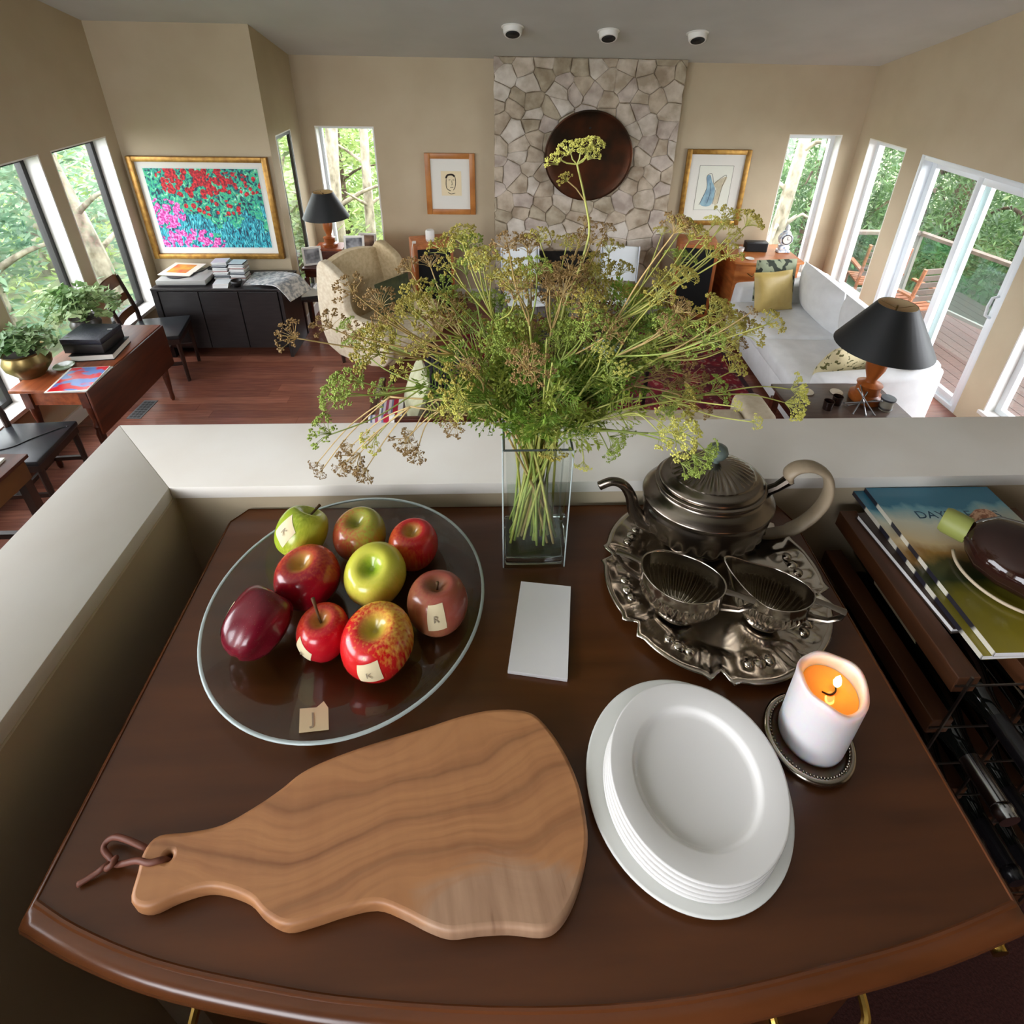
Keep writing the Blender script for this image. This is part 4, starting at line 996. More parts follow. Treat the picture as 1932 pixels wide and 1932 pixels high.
def throw_material():
    m = base('striped_throw', (200, 190, 196), .9); nt = m.node_tree
    sep = nt.nodes.new('ShaderNodeSeparateXYZ'); tc = nt.nodes.new('ShaderNodeTexCoord'); nt.links.new(tc.outputs['Generated'], sep.inputs[0])
    n = nt.nodes.new('ShaderNodeValToRGB'); n.color_ramp.interpolation = 'CONSTANT'
    st_ = [(0, (238, 234, 228)), (.2, (178, 24, 58)), (.42, (120, 124, 150)), (.5, (214, 200, 206)), (.62, (160, 70, 96)), (.74, (206, 196, 204)), (.84, (96, 104, 130)), (.92, (222, 218, 218))]
    while len(n.color_ramp.elements) < len(st_): n.color_ramp.elements.new(.5)
    for e, (p, c) in zip(n.color_ramp.elements, st_): e.position = p; e.color = (*lin(c), 1)
    nt.links.new(sep.outputs['Y'], n.inputs[0]); nt.links.new(n.outputs[0], m.node_tree.nodes['Principled BSDF'].inputs['Base Color']); return m
sheet('striped_throw', 'red, white and grey striped throw over the left end of the wooden settee', [(-.12, -.16), (-.035, -.02), (0, .008), (.04, -.02), (.12, -.22), (.3, -.255), (.55, -.24)], throw_material(), 'throw', w=.17, th=.006, loc=(-.78, 3.12, .70), rz=radians(94))
ot = thing('striped_ottoman', 'dark ribbed ottoman between the wing armchair and the rug', 'ottoman', (-.45, 4.35, 0))
b = MB()
for k in range(9): b.box(-.2 + .045 * k, -.16 + .045 * k, -.2, .2, .1, .4)
b.obj('ribbed_cover', noisy('charcoal_rib', (52, 46, 52), (36, 32, 38), 40, .9), ot, smooth=S30, bevel=.012)
for sx in (-.15, .15):
    for sy in (-.16, .16): MB().tube([(sx, sy, 0), (sx, sy, .1)], .018, 8).obj('foot', chairw, ot)

# ------------------------------------------------------------------ the bow-front buffet by the half wall
ZT = 2.25
tbl_m = noisy('dark_walnut_polish', (92, 51, 22), (70, 37, 14), 3.2, .28, stretch=(1.2, 10, 1), detail=7, bump=.03, lo=.3, hi=.7)
edge_m = noisy('walnut_edge', (106, 60, 32), (84, 46, 22), 4, .22, stretch=(1, 6, 1), detail=5)
bf = thing('buffet_chest', 'dark brown bow-front buffet with a moulded top edge, against the half wall', 'buffet', (0, 0, 1.35))
def sm(pts, n): return [(p.x, p.y) for p in spline([(q[0], q[1], 0) for q in pts], n)]
FRONT = sm([(-.443, .252), (-.394, .232), (-.312, .208), (-.21, .189), (-.114, .176), (.026, .166), (.167, .167), (.322, .184), (.42, .199), (.503, .217)], 4)
OUT = FRONT + [(.514, .70), (.50, .745), (-.437, .752), (-.455, .725)]
nF = len(FRONT)
def offs(d, ds=None, db=0.):
    """outline grown by d along the front, ds at the sides, db at the back"""
    ds = d * .4 if ds is None else ds; r = []
    for i, p in enumerate(OUT):
        if i < nF:
            k = (i / (nF - 1)) * 2 - 1
            r.append((p[0] + ds * k ** 5 + d * .12 * k, p[1] - d))
        elif i == nF: r.append((p[0] + ds, p[1]))
        elif i == len(OUT) - 1: r.append((p[0] - ds, p[1]))
        else: r.append((p[0], p[1] + db))
    return r
LV = [(0., .9), (0.003, .9), (.0045, .9017), (.0065, .9015), (.008, .899), (.0115, .8985), (.017, .8965), (.021, .891), (.0225, .884), (.021, .876), (.0165, .872), (.0165, .868), (.013, .862), (.004, .858)]
vs = []; n = len(OUT)
for d, z in LV: vs += [(x, y, z) for x, y in offs(d)]
b = MB(); b.add(vs, [tuple(range(n))] + [(L * n + (i + 1) % n, L * n + i, (L + 1) * n + i, (L + 1) * n + (i + 1) % n) for L in range(len(LV) - 1) for i in range(n)] + [tuple(range((len(LV)) * n - 1, (len(LV) - 1) * n - 1, -1))])
b.mi = [0] + [0 if L < 1 else 1 for L in range(len(LV) - 1) for i in range(n)] + [1]
b.obj('buffet_top', [tbl_m, edge_m], bf, smooth=S30)
body = [(max(-.40, min(.475, x)), y + .035) for x, y in FRONT] + [(.475, .735), (-.40, .735)]
MB().prism(body, .12, .8575).obj('carcass', edge_m, bf, smooth=S30)
dr_ = [(max(-.37, min(.445, x)), y + .022) for x, y in FRONT]
for z0, z1 in ((.66, .85), (.42, .64), (.16, .40)):
    dw = MB().prism(dr_ + [(.445, .28), (-.37, .28)], z0, z1).obj('drawer', tbl_m, bf, smooth=S30, bevel=.003)
    for hx in (-.24, .305):
        yf = min(FRONT, key=lambda p: abs(p[0] - hx))[1] + .022; zc_ = .822 if z0 > .6 else (z0 + z1) / 2
        b = MB().tube(spline([(hx - .045, yf - .02, zc_ + .012), (hx - .042, yf - .050, zc_ - .004), (hx, yf - .058, zc_ - .012), (hx + .042, yf - .050, zc_ - .004), (hx + .045, yf - .02, zc_ + .012)], 5), .0045, 8)
        for s in (-.045, .045): b.lathe([(.0, 0), (.011, 0), (.012, .006), (.007, .012), (.009, .022), (0, .026)], 12, M=Tr(hx + s, yf - .001, zc_ + .012) @ Rx(pi / 2), cap0=False, cap1=False)
        b.obj('handle', noisy('polished_brass', (206, 168, 92), (176, 138, 66), 10, .2, metal=1.), dw, smooth=S30)
for sx in (-.36, .43):
    for sy in (.27, .69): MB().tube([(sx, sy, 0), (sx, sy, .12)], [.022, .035], 8).obj('foot', edge_m, bf, smooth=S30)

# ------------------------------------------------------------------ glass platter and nine apples
tape_m = base('masking_tape', (222, 206, 166), .75); pen_m = base('grey_pencil', (156, 142, 118), .8)
plat_m = clear_glass('platter_glass', (236, 240, 236), 1., .5)
rim_m = base('glass_rim', (196, 208, 206), .08, transmission=0.) if False else base('glass_rim', (176, 188, 186), .06)
pt_ = thing('glass_platter', 'large round clear glass platter of apples on the buffet', 'platter', (-.214, .552, ZT + .0005))
MB().lathe([(.0, .0), (.10, .0), (.13, .003), (.189, .027), (.192, .030), (.189, .0315), (.13, .0075), (.10, .0045), (0, .0045)], 72, cap0=False, cap1=False).obj('dish', plat_m, pt_, smooth=3.2)
MB().lathe([(.1895, .0285), (.1925, .0295), (.193, .031), (.191, .0325), (.1885, .0315)], 96, cap0=False, cap1=False).obj('rim', rim_m, pt_, smooth=3.2)
tp = thing('tape_tag', 'torn square of masking tape lettered J on the front rim of the platter', 'tape', (-.2195, .3925, ZT + .0232), rot=(radians(-18), 0, 0))
MB().prism([(x_ - .34 * y_, y_) for x_, y_ in ((-.018, -.020), (.016, -.017), (.017, .014), (.012, .024), (.003, .015), (-.017, .014))], 0, .0006).obj('tape', tape_m, tp)
text_mesh('lettering', 'J', .024, pen_m, tp, Tr(-.001, -.002, .0008) @ Matrix(((1, -.34, 0, 0), (0, 1, 0, 0), (0, 0, 1, 0), (0, 0, 0, 1))), .0002)

APROF = [(p.x, p.y) for p in spline([(0, .60, 0), (.07, .60, 0), (.17, .68, 0), (.34, .82, 0), (.56, .86, 0), (.80, .70, 0), (.955, .38, 0), (1, .06, 0), (.97, -.24, 0), (.87, -.52, 0), (.69, -.75, 0), (.46, -.87, 0), (.26, -.88, 0), (.1, -.8, 0), (0, -.77, 0)], 3)]
def apple_mat(name, c1, c2, c3, side=(1, 0, 0), bias=.0, streak=.45, spec=.5):
    m = base(name, c1, .26, spec=spec); nt = m.node_tree; bs = nt.nodes['Principled BSDF']; L = nt.links.new
    v = coords(nt, 'Object'); mp = nt.nodes.new('ShaderNodeMapping'); mp.inputs['Scale'].default_value = (5, 5, .7); L(v, mp.inputs[0])
    n = nt.nodes.new('ShaderNodeTexNoise'); n.inputs['Scale'].default_value = 2.2; n.inputs['Detail'].default_value = 5; L(mp.outputs[0], n.inputs['Vector'])
    dt = nt.nodes.new('ShaderNodeVectorMath'); dt.operation = 'DOT_PRODUCT'; L(v, dt.inputs[0]); dt.inputs[1].default_value = side
    a = nt.nodes.new('ShaderNodeMath'); a.operation = 'MULTIPLY_ADD'; L(n.outputs['Fac'], a.inputs[0]); a.inputs[1].default_value = streak * 2; a.inputs[2].default_value = bias - streak + .5
    s = nt.nodes.new('ShaderNodeMath'); s.operation = 'MULTIPLY_ADD'; L(dt.outputs['Value'], s.inputs[0]); s.inputs[1].default_value = .42; L(a.outputs[0], s.inputs[2])
    body = ramp(nt, s.outputs[0], [(.3, c1), (.68, c2)])
    sep = nt.nodes.new('ShaderNodeSeparateXYZ'); L(v, sep.inputs[0])
    r2 = nt.nodes.new('ShaderNodeMath'); r2.operation = 'MULTIPLY'; L(sep.outputs['X'], r2.inputs[0]); L(sep.outputs['X'], r2.inputs[1])
    r3 = nt.nodes.new('ShaderNodeMath'); r3.operation = 'MULTIPLY_ADD'; L(sep.outputs['Y'], r3.inputs[0]); L(sep.outputs['Y'], r3.inputs[1]); L(r2.outputs[0], r3.inputs[2])
    nn = nt.nodes.new('ShaderNodeMath'); nn.operation = 'MULTIPLY_ADD'; L(n.outputs['Fac'], nn.inputs[0]); nn.inputs[1].default_value = .12; L(r3.outputs[0], nn.inputs[2])
    zz_ = nt.nodes.new('ShaderNodeMath'); zz_.operation = 'GREATER_THAN'; L(sep.outputs['Z'], zz_.inputs[0]); zz_.inputs[1].default_value = 0.
    f = nt.nodes.new('ShaderNodeMapRange'); f.inputs['From Min'].default_value = .26; f.inputs['From Max'].default_value = .08; L(nn.outputs[0], f.inputs['Value'])
    fm = nt.nodes.new('ShaderNodeMath'); fm.operation = 'MULTIPLY'; L(f.outputs[0], fm.inputs[0]); L(zz_.outputs[0], fm.inputs[1])
    mx = nt.nodes.new('ShaderNodeMix'); mx.data_type = 'RGBA'; L(fm.outputs[0], mx.inputs[0]); L(body, mx.inputs[6]); mx.inputs[7].default_value = (*lin(c3), 1)
    sp = nt.nodes.new('ShaderNodeTexVoronoi'); sp.inputs['Scale'].default_value = 13; L(v, sp.inputs['Vector'])
    lt = nt.nodes.new('ShaderNodeMath'); lt.operation = 'LESS_THAN'; L(sp.outputs['Distance'], lt.inputs[0]); lt.inputs[1].default_value = .09
    lm = nt.nodes.new('ShaderNodeMath'); lm.operation = 'MULTIPLY'; L(lt.outputs[0], lm.inputs[0]); lm.inputs[1].default_value = .22
    mx2 = nt.nodes.new('ShaderNodeMix'); mx2.data_type = 'RGBA'; L(lm.outputs[0], mx2.inputs[0]); L(mx.outputs[2], mx2.inputs[6]); mx2.inputs[7].default_value = (*lin((230, 200, 150)), 1)
    L(mx2.outputs[2], bs.inputs['Base Color']); bs.inputs['Coat Weight'].default_value = .3; bs.inputs['Coat Roughness'].default_value = .08
    return m
stem_m = base('apple_stem', (92, 66, 36), .8)
def apple(lb, x, y, R, axis, m, hz=1., lobes=.02, waist=0., stem=None, tape=None, letter=None, zb=.0055, ltrot=0., rad_z=None):
    ax = Vector(axis).normalized(); q = Vector((0, 0, 1)).rotation_difference(ax)
    hx = abs(ax.z) * hz * .9 + sqrt(max(0, 1 - ax.z ** 2)) * 1.0
    t = thing('apple', lb, 'apple', (x, y, ZT + zb + R * hx * .985), group='apples on the glass platter')
    t.rotation_mode = 'QUATERNION'; t.rotation_quaternion = q
    def fn(th, r, z):
        zl = z * hz; k = 1 + lobes * cos(5 * th) * (.5 - z) * .8 + .012 * sin(2 * th + x * 40) + waist * (z - .1) * .5
        k2 = .06 * lobes / .02 * .5 * cos(5 * th) * (1 if z < -.6 else 0) * r * .4
        return (r * k * cos(th), r * k * sin(th), zl + k2 + .03 * r * sin(th + y * 30) * z)
    def P(th, s):
        i = min(int(s * (len(APROF) - 1)), len(APROF) - 2); f = s * (len(APROF) - 1) - i
        r = APROF[i][0] * (1 - f) + APROF[i + 1][0] * f; z = APROF[i][1] * (1 - f) + APROF[i + 1][1] * f
        return Vector(fn(th, r, z))
    fl = MB().lathe(APROF, 40, fn=fn, cap0=False, cap1=False).obj('flesh', m, t, smooth=3.2); fl.scale = (R, R, R)
    if stem: MB().tube(spline([(0, 0, .58 * hz * R), (stem[0] * .4 * R, stem[1] * .4 * R, (.75 * hz) * R), (stem[0] * R, stem[1] * R, (.6 * hz + stem[2]) * R)], 4), [.0016] * 5 + [.0018, .002, .0024, .0026], 6).obj('stem', stem_m, t, smooth=3.2)
    if tape:
        # direction to the tag in world space -> angle and height on the apple
        d = q.inverted() @ Vector(tape[:3]).normalized(); th0 = atan2(d.y, d.x)
        s0 = min((k / 200 for k in range(30, 190)), key=lambda s: -(P(th0, s).normalized().dot(d)))
        wth, ws = tape[3] / R / max(.35, hypot(P(th0, s0).x, P(th0, s0).y)), tape[4] / R / 3.1
        rr = random.Random(int(x * 1000)); n = 6
        def g(u, v):
            e = .06 * sin(9 * u + 3 * v); c_, s_ = cos(ltrot), sin(ltrot); a, b_ = u - .5, v - .5
            a, b_ = a * c_ - b_ * s_ * tape[4] / tape[3], a * s_ * tape[3] / tape[4] + b_ * c_
            p = P(th0 + (a + e * .4 * (v > .9)) * wth, s0 + (b_ + e * .35 * (u > .9)) * ws)
            return tuple((p + p.normalized() * .016) * R)
        tg = MB().grid(g, n, n).obj('tape_tag', tape_m, t, smooth=3.2)
        if letter:
            c = Vector(g(.5, .5)); up = (Vector(g(.5, .2)) - Vector(g(.5, .8))).normalized(); nrm = c.normalized(); rt = up.cross(nrm).normalized(); nrm = rt.cross(up)
            Mx = Matrix((rt, up, nrm)).transposed().to_4x4(); Mx.translation = c + nrm * .0009
            text_mesh('lettering', letter, .013, pen_m, tg, Mx, .0001)
    return t
apple('small bright green apple with a tape tag and dark stem at the back left', -.306, .647, .038, (.35, .5, .75), apple_mat('green_apple', (150, 170, 40), (196, 206, 70), (170, 180, 70)), 1.05, .03, stem=(.25, .3, .55), tape=(-.35, -.62, .68, .026, .024), letter='K', ltrot=.5)
apple('pinkish-green apple without a tag, middle of the back row', -.219, .652, .041, (-.05, -.05, 1), apple_mat('pink_green_apple', (196, 92, 60), (168, 170, 66), (150, 150, 60), (.7, .3, .3), -.05, .4), .95, .015)
apple('orange-red apple with a dark dimple at the back right of the platter', -.133, .633, .038, (0, 0, 1), apple_mat('orange_red_apple', (196, 30, 34), (222, 112, 50), (190, 150, 70), (-.6, -.3, -.4), -.1, .3), 1.0, .01)
apple('glossy crimson apple with a yellow dimple, left of the yellow-green one', -.274, .569, .0445, (-.15, -.05, 1), apple_mat('crimson_apple', (150, 10, 30), (200, 84, 40), (196, 150, 62), (0, .5, .5), -.22, .3), .95, .015)
apple('large yellow-green apple in the middle of the heap', -.177, .567, .0435, (-.05, -.35, .9), apple_mat('yellow_apple', (226, 210, 92), (206, 204, 72), (150, 178, 50), (0, .4, .7), .0, .3), .95, .02)
apple('dull rose apple with a tape tag at the right of the platter', -.085, .526, .042, (0, .12, 1), apple_mat('rose_apple', (160, 80, 66), (170, 112, 74), (140, 92, 62), (-.6, -.3, -.4), -.12, .25), .95, .012, stem=(.02, .0, .3), tape=(.05, -.75, .35, .024, .025), letter='R', ltrot=-.1)
apple('long dark maroon apple lying on its side at the left', -.318, .494, .0385, (.42, .72, .42), apple_mat('maroon_apple', (96, 6, 26), (112, 14, 34), (110, 30, 40), (1, 0, 0), 0, .3), 1.2, .12, waist=.2, tape=(-.85, -.1, .35, .022, .026))
apple('small red apple with a long tan stem in the front row', -.233, .492, .0345, (0, -.05, 1), apple_mat('small_red_apple', (190, 16, 34), (214, 84, 52), (204, 142, 72), (-.3, .4, .5), -.22, .35), 1.0, .02, stem=(-.25, .35, 1.0), tape=(-.55, -.75, -.05, .026, .024), letter='P', ltrot=.4)
apple('large red and yellow striped apple nearest the front of the platter', -.156, .467, .0455, (0, -.15, 1), apple_mat('striped_apple', (200, 26, 28), (232, 178, 70), (196, 178, 70), (.55, .45, .35), -.2, .5), 1.0, .02, tape=(-.02, -.93, .1, .029, .022), letter='K', ltrot=-.15)

# ------------------------------------------------------------------ olive-wood board
def olive_material():
    m = base('olive_wood', (170, 112, 66), .45); nt = m.node_tree; bs = nt.nodes['Principled BSDF']; L = nt.links.new
    v = coords(nt, 'Object', (1, 1, 1), (0, 0, radians(-14)))
    def nz(vec, sc, det, dist=0.):
        n = nt.nodes.new('ShaderNodeTexNoise'); n.inputs['Scale'].default_value = sc; n.inputs['Detail'].default_value = det; n.inputs['Distortion'].default_value = dist; L(vec, n.inputs['Vector']); return n
    def warp(vec, col, k):
        q = nt.nodes.new('ShaderNodeVectorMath'); q.operation = 'MULTIPLY_ADD'; L(col, q.inputs[0]); q.inputs[1].default_value = k; L(vec, q.inputs[2]); return q.outputs[0]
    def stretch(vec, s, r=0.):
        q = nt.nodes.new('ShaderNodeMapping'); q.inputs['Scale'].default_value = s; q.inputs['Rotation'].default_value = (0, 0, r); L(vec, q.inputs[0]); return q.outputs[0]
    def mix(f, a_, b_):
        q = nt.nodes.new('ShaderNodeMix'); q.data_type = 'RGBA'
        if isinstance(f, float): q.inputs[0].default_value = f
        else: L(f, q.inputs[0])
        L(a_, q.inputs[6]); L(b_, q.inputs[7]); return q.outputs[2]
    big = nz(v, 4.2, 1.5)
    wv = warp(v, big.outputs['Color'], (.34, .34, 0))
    fine = nz(v, 26, 4); wv2 = warp(wv, fine.outputs['Color'], (.010, .010, 0))
    w = nt.nodes.new('ShaderNodeTexWave'); w.wave_type = 'BANDS'; w.bands_direction = 'Y'; w.wave_profile = 'SAW'; w.inputs['Scale'].default_value = 5.2; w.inputs['Distortion'].default_value = .6; w.inputs['Detail'].default_value = 2; L(wv2, w.inputs['Vector'])
    rings = ramp(nt, w.outputs['Fac'], [(.0, (100, 60, 40)), (.06, (128, 78, 50)), (.2, (166, 110, 70)), (.55, (180, 124, 80)), (.8, (170, 114, 74)), (.95, (136, 86, 56)), (1., (98, 58, 38))])
    w3 = nt.nodes.new('ShaderNodeTexWave'); w3.bands_direction = 'Y'; w3.inputs['Scale'].default_value = 22; w3.inputs['Distortion'].default_value = 1.5; w3.inputs['Detail'].default_value = 2; L(wv2, w3.inputs['Vector'])
    mid = ramp(nt, w3.outputs['Fac'], [(.0, (148, 96, 60)), (.35, (180, 124, 78)), (1., (194, 138, 90))])
    fl = nz(stretch(wv2, (5, 80, 5)), 1.3, 8); fib = ramp(nt, fl.outputs['Fac'], [(.3, (146, 94, 58)), (.55, (194, 140, 92)), (.75, (170, 114, 70))])
    cr = nz(stretch(v, (70, 4, 5), radians(10)), 1., 4); cross = ramp(nt, cr.outputs['Fac'], [(.3, (160, 108, 70)), (.7, (190, 136, 90))])
    c = mix(.3, rings, mid); c = mix(.26, c, fib); c = mix(.2, c, cross)
    # paler greyish heartwood at the thick end, with an uneven border
    tc = nt.nodes.new('ShaderNodeTexCoord'); mp = nt.nodes.new('ShaderNodeMapping'); mp.inputs['Location'].default_value = (-.012 / .085, -.216 / .034, 0); mp.inputs['Scale'].default_value = (1 / .085, 1 / .034, 0); L(tc.outputs['Object'], mp.inputs[0])
    ln = nt.nodes.new('ShaderNodeVectorMath'); ln.operation = 'LENGTH'; L(mp.outputs[0], ln.inputs[0])
    ad = nt.nodes.new('ShaderNodeMath'); ad.operation = 'MULTIPLY_ADD'; L(fl.outputs['Fac'], ad.inputs[0]); ad.inputs[1].default_value = .95; L(ln.outputs['Value'], ad.inputs[2])
    mr = nt.nodes.new('ShaderNodeMapRange'); mr.inputs['From Min'].default_value = 1.72; mr.inputs['From Max'].default_value = 1.38; L(ad.outputs[0], mr.inputs['Value'])
    hv = nz(stretch(v, (60, 9, 5)), 1.4, 5); heart = ramp(nt, hv.outputs['Fac'], [(.22, (120, 84, 60)), (.34, (164, 126, 98)), (.7, (186, 148, 118))])
    c = mix(mr.outputs[0], c, heart)
    L(c, bs.inputs['Base Color'])
    bp = nt.nodes.new('ShaderNodeBump'); bp.inputs['Strength'].default_value = .1; bp.inputs['Distance'].default_value = .003; L(fl.outputs['Fac'], bp.inputs['Height']); L(bp.outputs[0], bs.inputs['Normal'])
    return m
BP = [(-.345, .238), (-.350, .257), (-.353, .274), (-.345, .286), (-.315, .288), (-.285, .293), (-.258, .307), (-.236, .322), (-.218, .337), (-.192, .349), (-.148, .363), (-.089, .378), (-.046, .39), (-.008, .396), (.028, .394), (.049, .383), (.072, .351), (.086, .316), (.09, .283), (.088, .262), (.079, .239), (.066, .219), (.052, .207), (.037, .204), (.008, .207), (-.021, .207), (-.045, .206), (-.065, .211), (-.091, .221), (-.116, .228), (-.145, .225), (-.173, .219), (-.196, .216), (-.218, .224), (-.237, .236), (-.265, .244), (-.285, .245), (-.307, .24), (-.327, .233)]
bd = thing('cutting_board', 'wavy-edged olive-wood cutting board with a leather loop, at the front of the buffet', 'cutting board', (0, 0, ZT + .0005))
cu = bpy.data.curves.new('board', 'CURVE'); cu.dimensions = '2D'; cu.fill_mode = 'BOTH'; cu.extrude = .0065; cu.bevel_depth = .0045; cu.bevel_resolution = 3; cu.offset = -.0035
for pts in ([(p.x, p.y) for p in spline([(q[0], q[1], 0) for q in BP], 4, True)], [(-.327 + .0045 * cos(-2 * pi * k / 12), .269 + .0045 * sin(-2 * pi * k / 12)) for k in range(12)]):
    sp = cu.splines.new('POLY'); sp.points.add(len(pts) - 1); sp.use_cyclic_u = True
    for p, q in zip(sp.points, pts): p.co = (q[0], q[1], 0, 1)
tmp = bpy.data.objects.new('board', cu); COL.objects.link(tmp)
me = bpy.data.meshes.new_from_object(tmp.evaluated_get(bpy.context.evaluated_depsgraph_get())); me.name = 'board'
bpy.data.objects.remove(tmp); bpy.data.curves.remove(cu)
me.materials.clear(); me.materials.append(olive_material()); me.transform(Tr(0, 0, .011)); me.polygons.foreach_set('use_smooth', [True] * len(me.polygons)); me.set_sharp_from_angle(angle=radians(40))
link('board', me, bd)
leath_m = base('brown_leather', (112, 62, 44), .55)
MB().tube(spline([(-.327, .269, .012), (-.332, .266, .0225), (-.343, .264, .023), (-.358, .268, .018), (-.380, .2695, .008), (-.392, .276, .005), (-.402, .283, .006), (-.401, .289, .008), (-.392, .290, .012), (-.375, .285, .016), (-.356, .279, .014), (-.345, .276, .004), (-.335, .271, .002)], 5), .0028, 8).obj('leather_loop', leath_m, bd, smooth=3.2)
MB().tube(spline([(-.392, .270, .004), (-.387, .266, .010), (-.382, .269, .013), (-.384, .274, .009), (-.389, .272, .005), (-.392, .268, .008), (-.398, .264, .006), (-.412, .257, .003)], 5), .0028, 8).obj('knot', leath_m, bd, smooth=3.2)

# ------------------------------------------------------------------ note pad, plates
nt_ = thing('note_pad', 'blank white pad of paper in the middle of the buffet', 'note pad', (0, 0, ZT + .0005))
pad_m = base('white_paper', (238, 236, 236), .7)
q4 = [(.011, .452), (.0885, .4385), (.1085, .577), (.0335, .588)]
MB().prism(q4, 0, .006).obj('pages', pad_m, nt_, bevel=.0006)
MB().prism([(x + .0002, y) for x, y in q4], .0062, .0068).obj('top_sheet', base('top_paper', (240, 239, 240), .65), nt_)
china_m = base('white_china', (232, 230, 227), .18, Coat_Weight=.25); china2 = base('white_china_large', (230, 231, 226), .2)
def plate(lb, x, y, z, R, m, grp):
    t = thing('plate', lb, 'plate', (x, y, z), group=grp); k = R / .0958
    pr = [(0, .0), (.045, 0), (.047, -.0), (.056, .002), (.066, .006), (.0935, .0105), (.0958, .012), (.0955, .0137), (.0935, .0138), (.0712, .0112), (.0692, .0106), (.0672, .0092), (.0654, .0068), (.063, .0052), (.059, .0042), (0, .0036)]
    MB().lathe([(r * k, zz_) for r, zz_ in pr], 88, cap0=False, cap1=False).obj('dish', m, t, smooth=3.2)
    return t
plate('wide white dinner plate at the bottom of the stack of plates', .2085, .3185, ZT + .0005, .1118, china2, 'white plates')
PL = ['lowest small white plate, lying on the wide dinner plate', 'second small white plate up in the stack', 'third small white plate up in the stack', 'fourth small white plate, just under the top one', 'topmost white plate of the stack beside the cutting board']
for k, (x, y, lb) in enumerate(zip((.2095, .211, .2125, .214, .2155), (.3115, .312, .313, .3145, .316), PL)): plate(lb, x, y, ZT + .0056 + .0051 * k, .0953, china_m, 'white plates')

# ------------------------------------------------------------------ candle on a beaded silver coaster
silv_m = noisy('old_silver', (206, 198, 186), (164, 152, 136), 14, .17, metal=1., detail=6, lo=.3, hi=.7)
silv_d = noisy('tarnished_silver', (150, 140, 128), (96, 86, 76), 10, .24, metal=1., detail=6, lo=.3, hi=.7)
silv_v = noisy('worn_silver', (190, 182, 170), (138, 128, 116), 16, .16, metal=1., detail=6, lo=.3, hi=.7)
cdh = thing('silver_coaster', 'beaded silver coaster under the lit candle', 'coaster', (.3705, .3605, ZT + .0005))
MB().lathe([(0, .0), (.038, .0), (.047, .0015), (.0515, .006), (.051, .0095), (.0475, .0115), (.0445, .0105), (.0425, .006), (.04, .004), (0, .004)], 64, cap0=False, cap1=False).obj('dish', silv_m, cdh, smooth=3.2)
b = MB()
for k in range(72):
    a = 2 * pi * k / 72; b.lathe([(0, -.0013), (.0013, -.0004), (.0013, .0006), (0, .0013)], 5, M=Tr(.0435 * cos(a), .0435 * sin(a), .0108), cap0=False, cap1=False)
b.obj('beading', silv_m, cdh, smooth=3.2)['kind'] = 'stuff'
wax = base('white_wax', (200, 197, 199), .5, Subsurface_Weight=1., Subsurface_Scale=.02); wax.node_tree.nodes['Principled BSDF'].inputs['Subsurface Radius'].default_value = (1., .5, .28)
CX_, CY_ = .376, .366
cn = thing('candle', 'thick white pillar candle with a lit wick beside the plates', 'candle', (CX_, CY_, ZT + .0048))
def cw(th, r, z):
    k = 1 + .012 * sin(3 * th + 1) * (z > .09); dz = (.0035 * sin(th * 2 + .6) + .002 * sin(5 * th)) * (z > .098) * (r > .03)
    return (r * k * cos(th), r * k * sin(th), z + dz)
MB().lathe([(0, 0), (.0365, 0), (.0372, .004), (.0374, .05), (.0374, .09), (.0378, .098), (.037, .1035), (.034, .1045), (.0315, .102), (.0305, .096), (.03, .088), (.028, .086), (.0, .0855)], 56, fn=cw, cap0=False, cap1=False).obj('wax_body', wax, cn, smooth=3.2)
pool = base('glow_tinted_wax', (244, 184, 84), .06, Subsurface_Weight=.6, Subsurface_Scale=.01)  # white wax tinted orange, the flame's glow put into the colour
MB().lathe([(.0296, .0878), (.0, .0879)], 40, cap0=False, cap1=False).obj('wax_pool', pool, cn, smooth=3.2)
MB().tube(spline([(-.010, -.001, .0882), (-.003, -.005, .0888), (.004, -.003, .0905), (.0055, .001, .0945)], 5), .0009, 6).obj('wick', base('burnt_wick', (36, 14, 10), .9), cn, smooth=3.2)
fm_ = bpy.data.materials.new('flame'); fm_.use_nodes = True; MATS['flame'] = fm_
e_ = fm_.node_tree.nodes['Principled BSDF']; e_.inputs['Emission Color'].default_value = (1., .74, .34, 1); e_.inputs['Emission Strength'].default_value = 6.
MB().lathe([(0, 0), (.003, .003), (.0043, .0075), (.0035, .013), (.0015, .018), (0, .021)], 16, M=Tr(.0055, .001, .0935), cap0=False, cap1=False).obj('flame', fm_, cn, smooth=3.2)
pl_ = bpy.data.lights.new('candle_glow', 'POINT'); pl_.energy = .10; pl_.color = (1., .34, .06); pl_.shadow_soft_size = .005
po = bpy.data.objects.new('candle_glow', pl_); COL.objects.link(po); po.location = (CX_ + .0055, CY_ + .001, ZT + .0048 + .108)

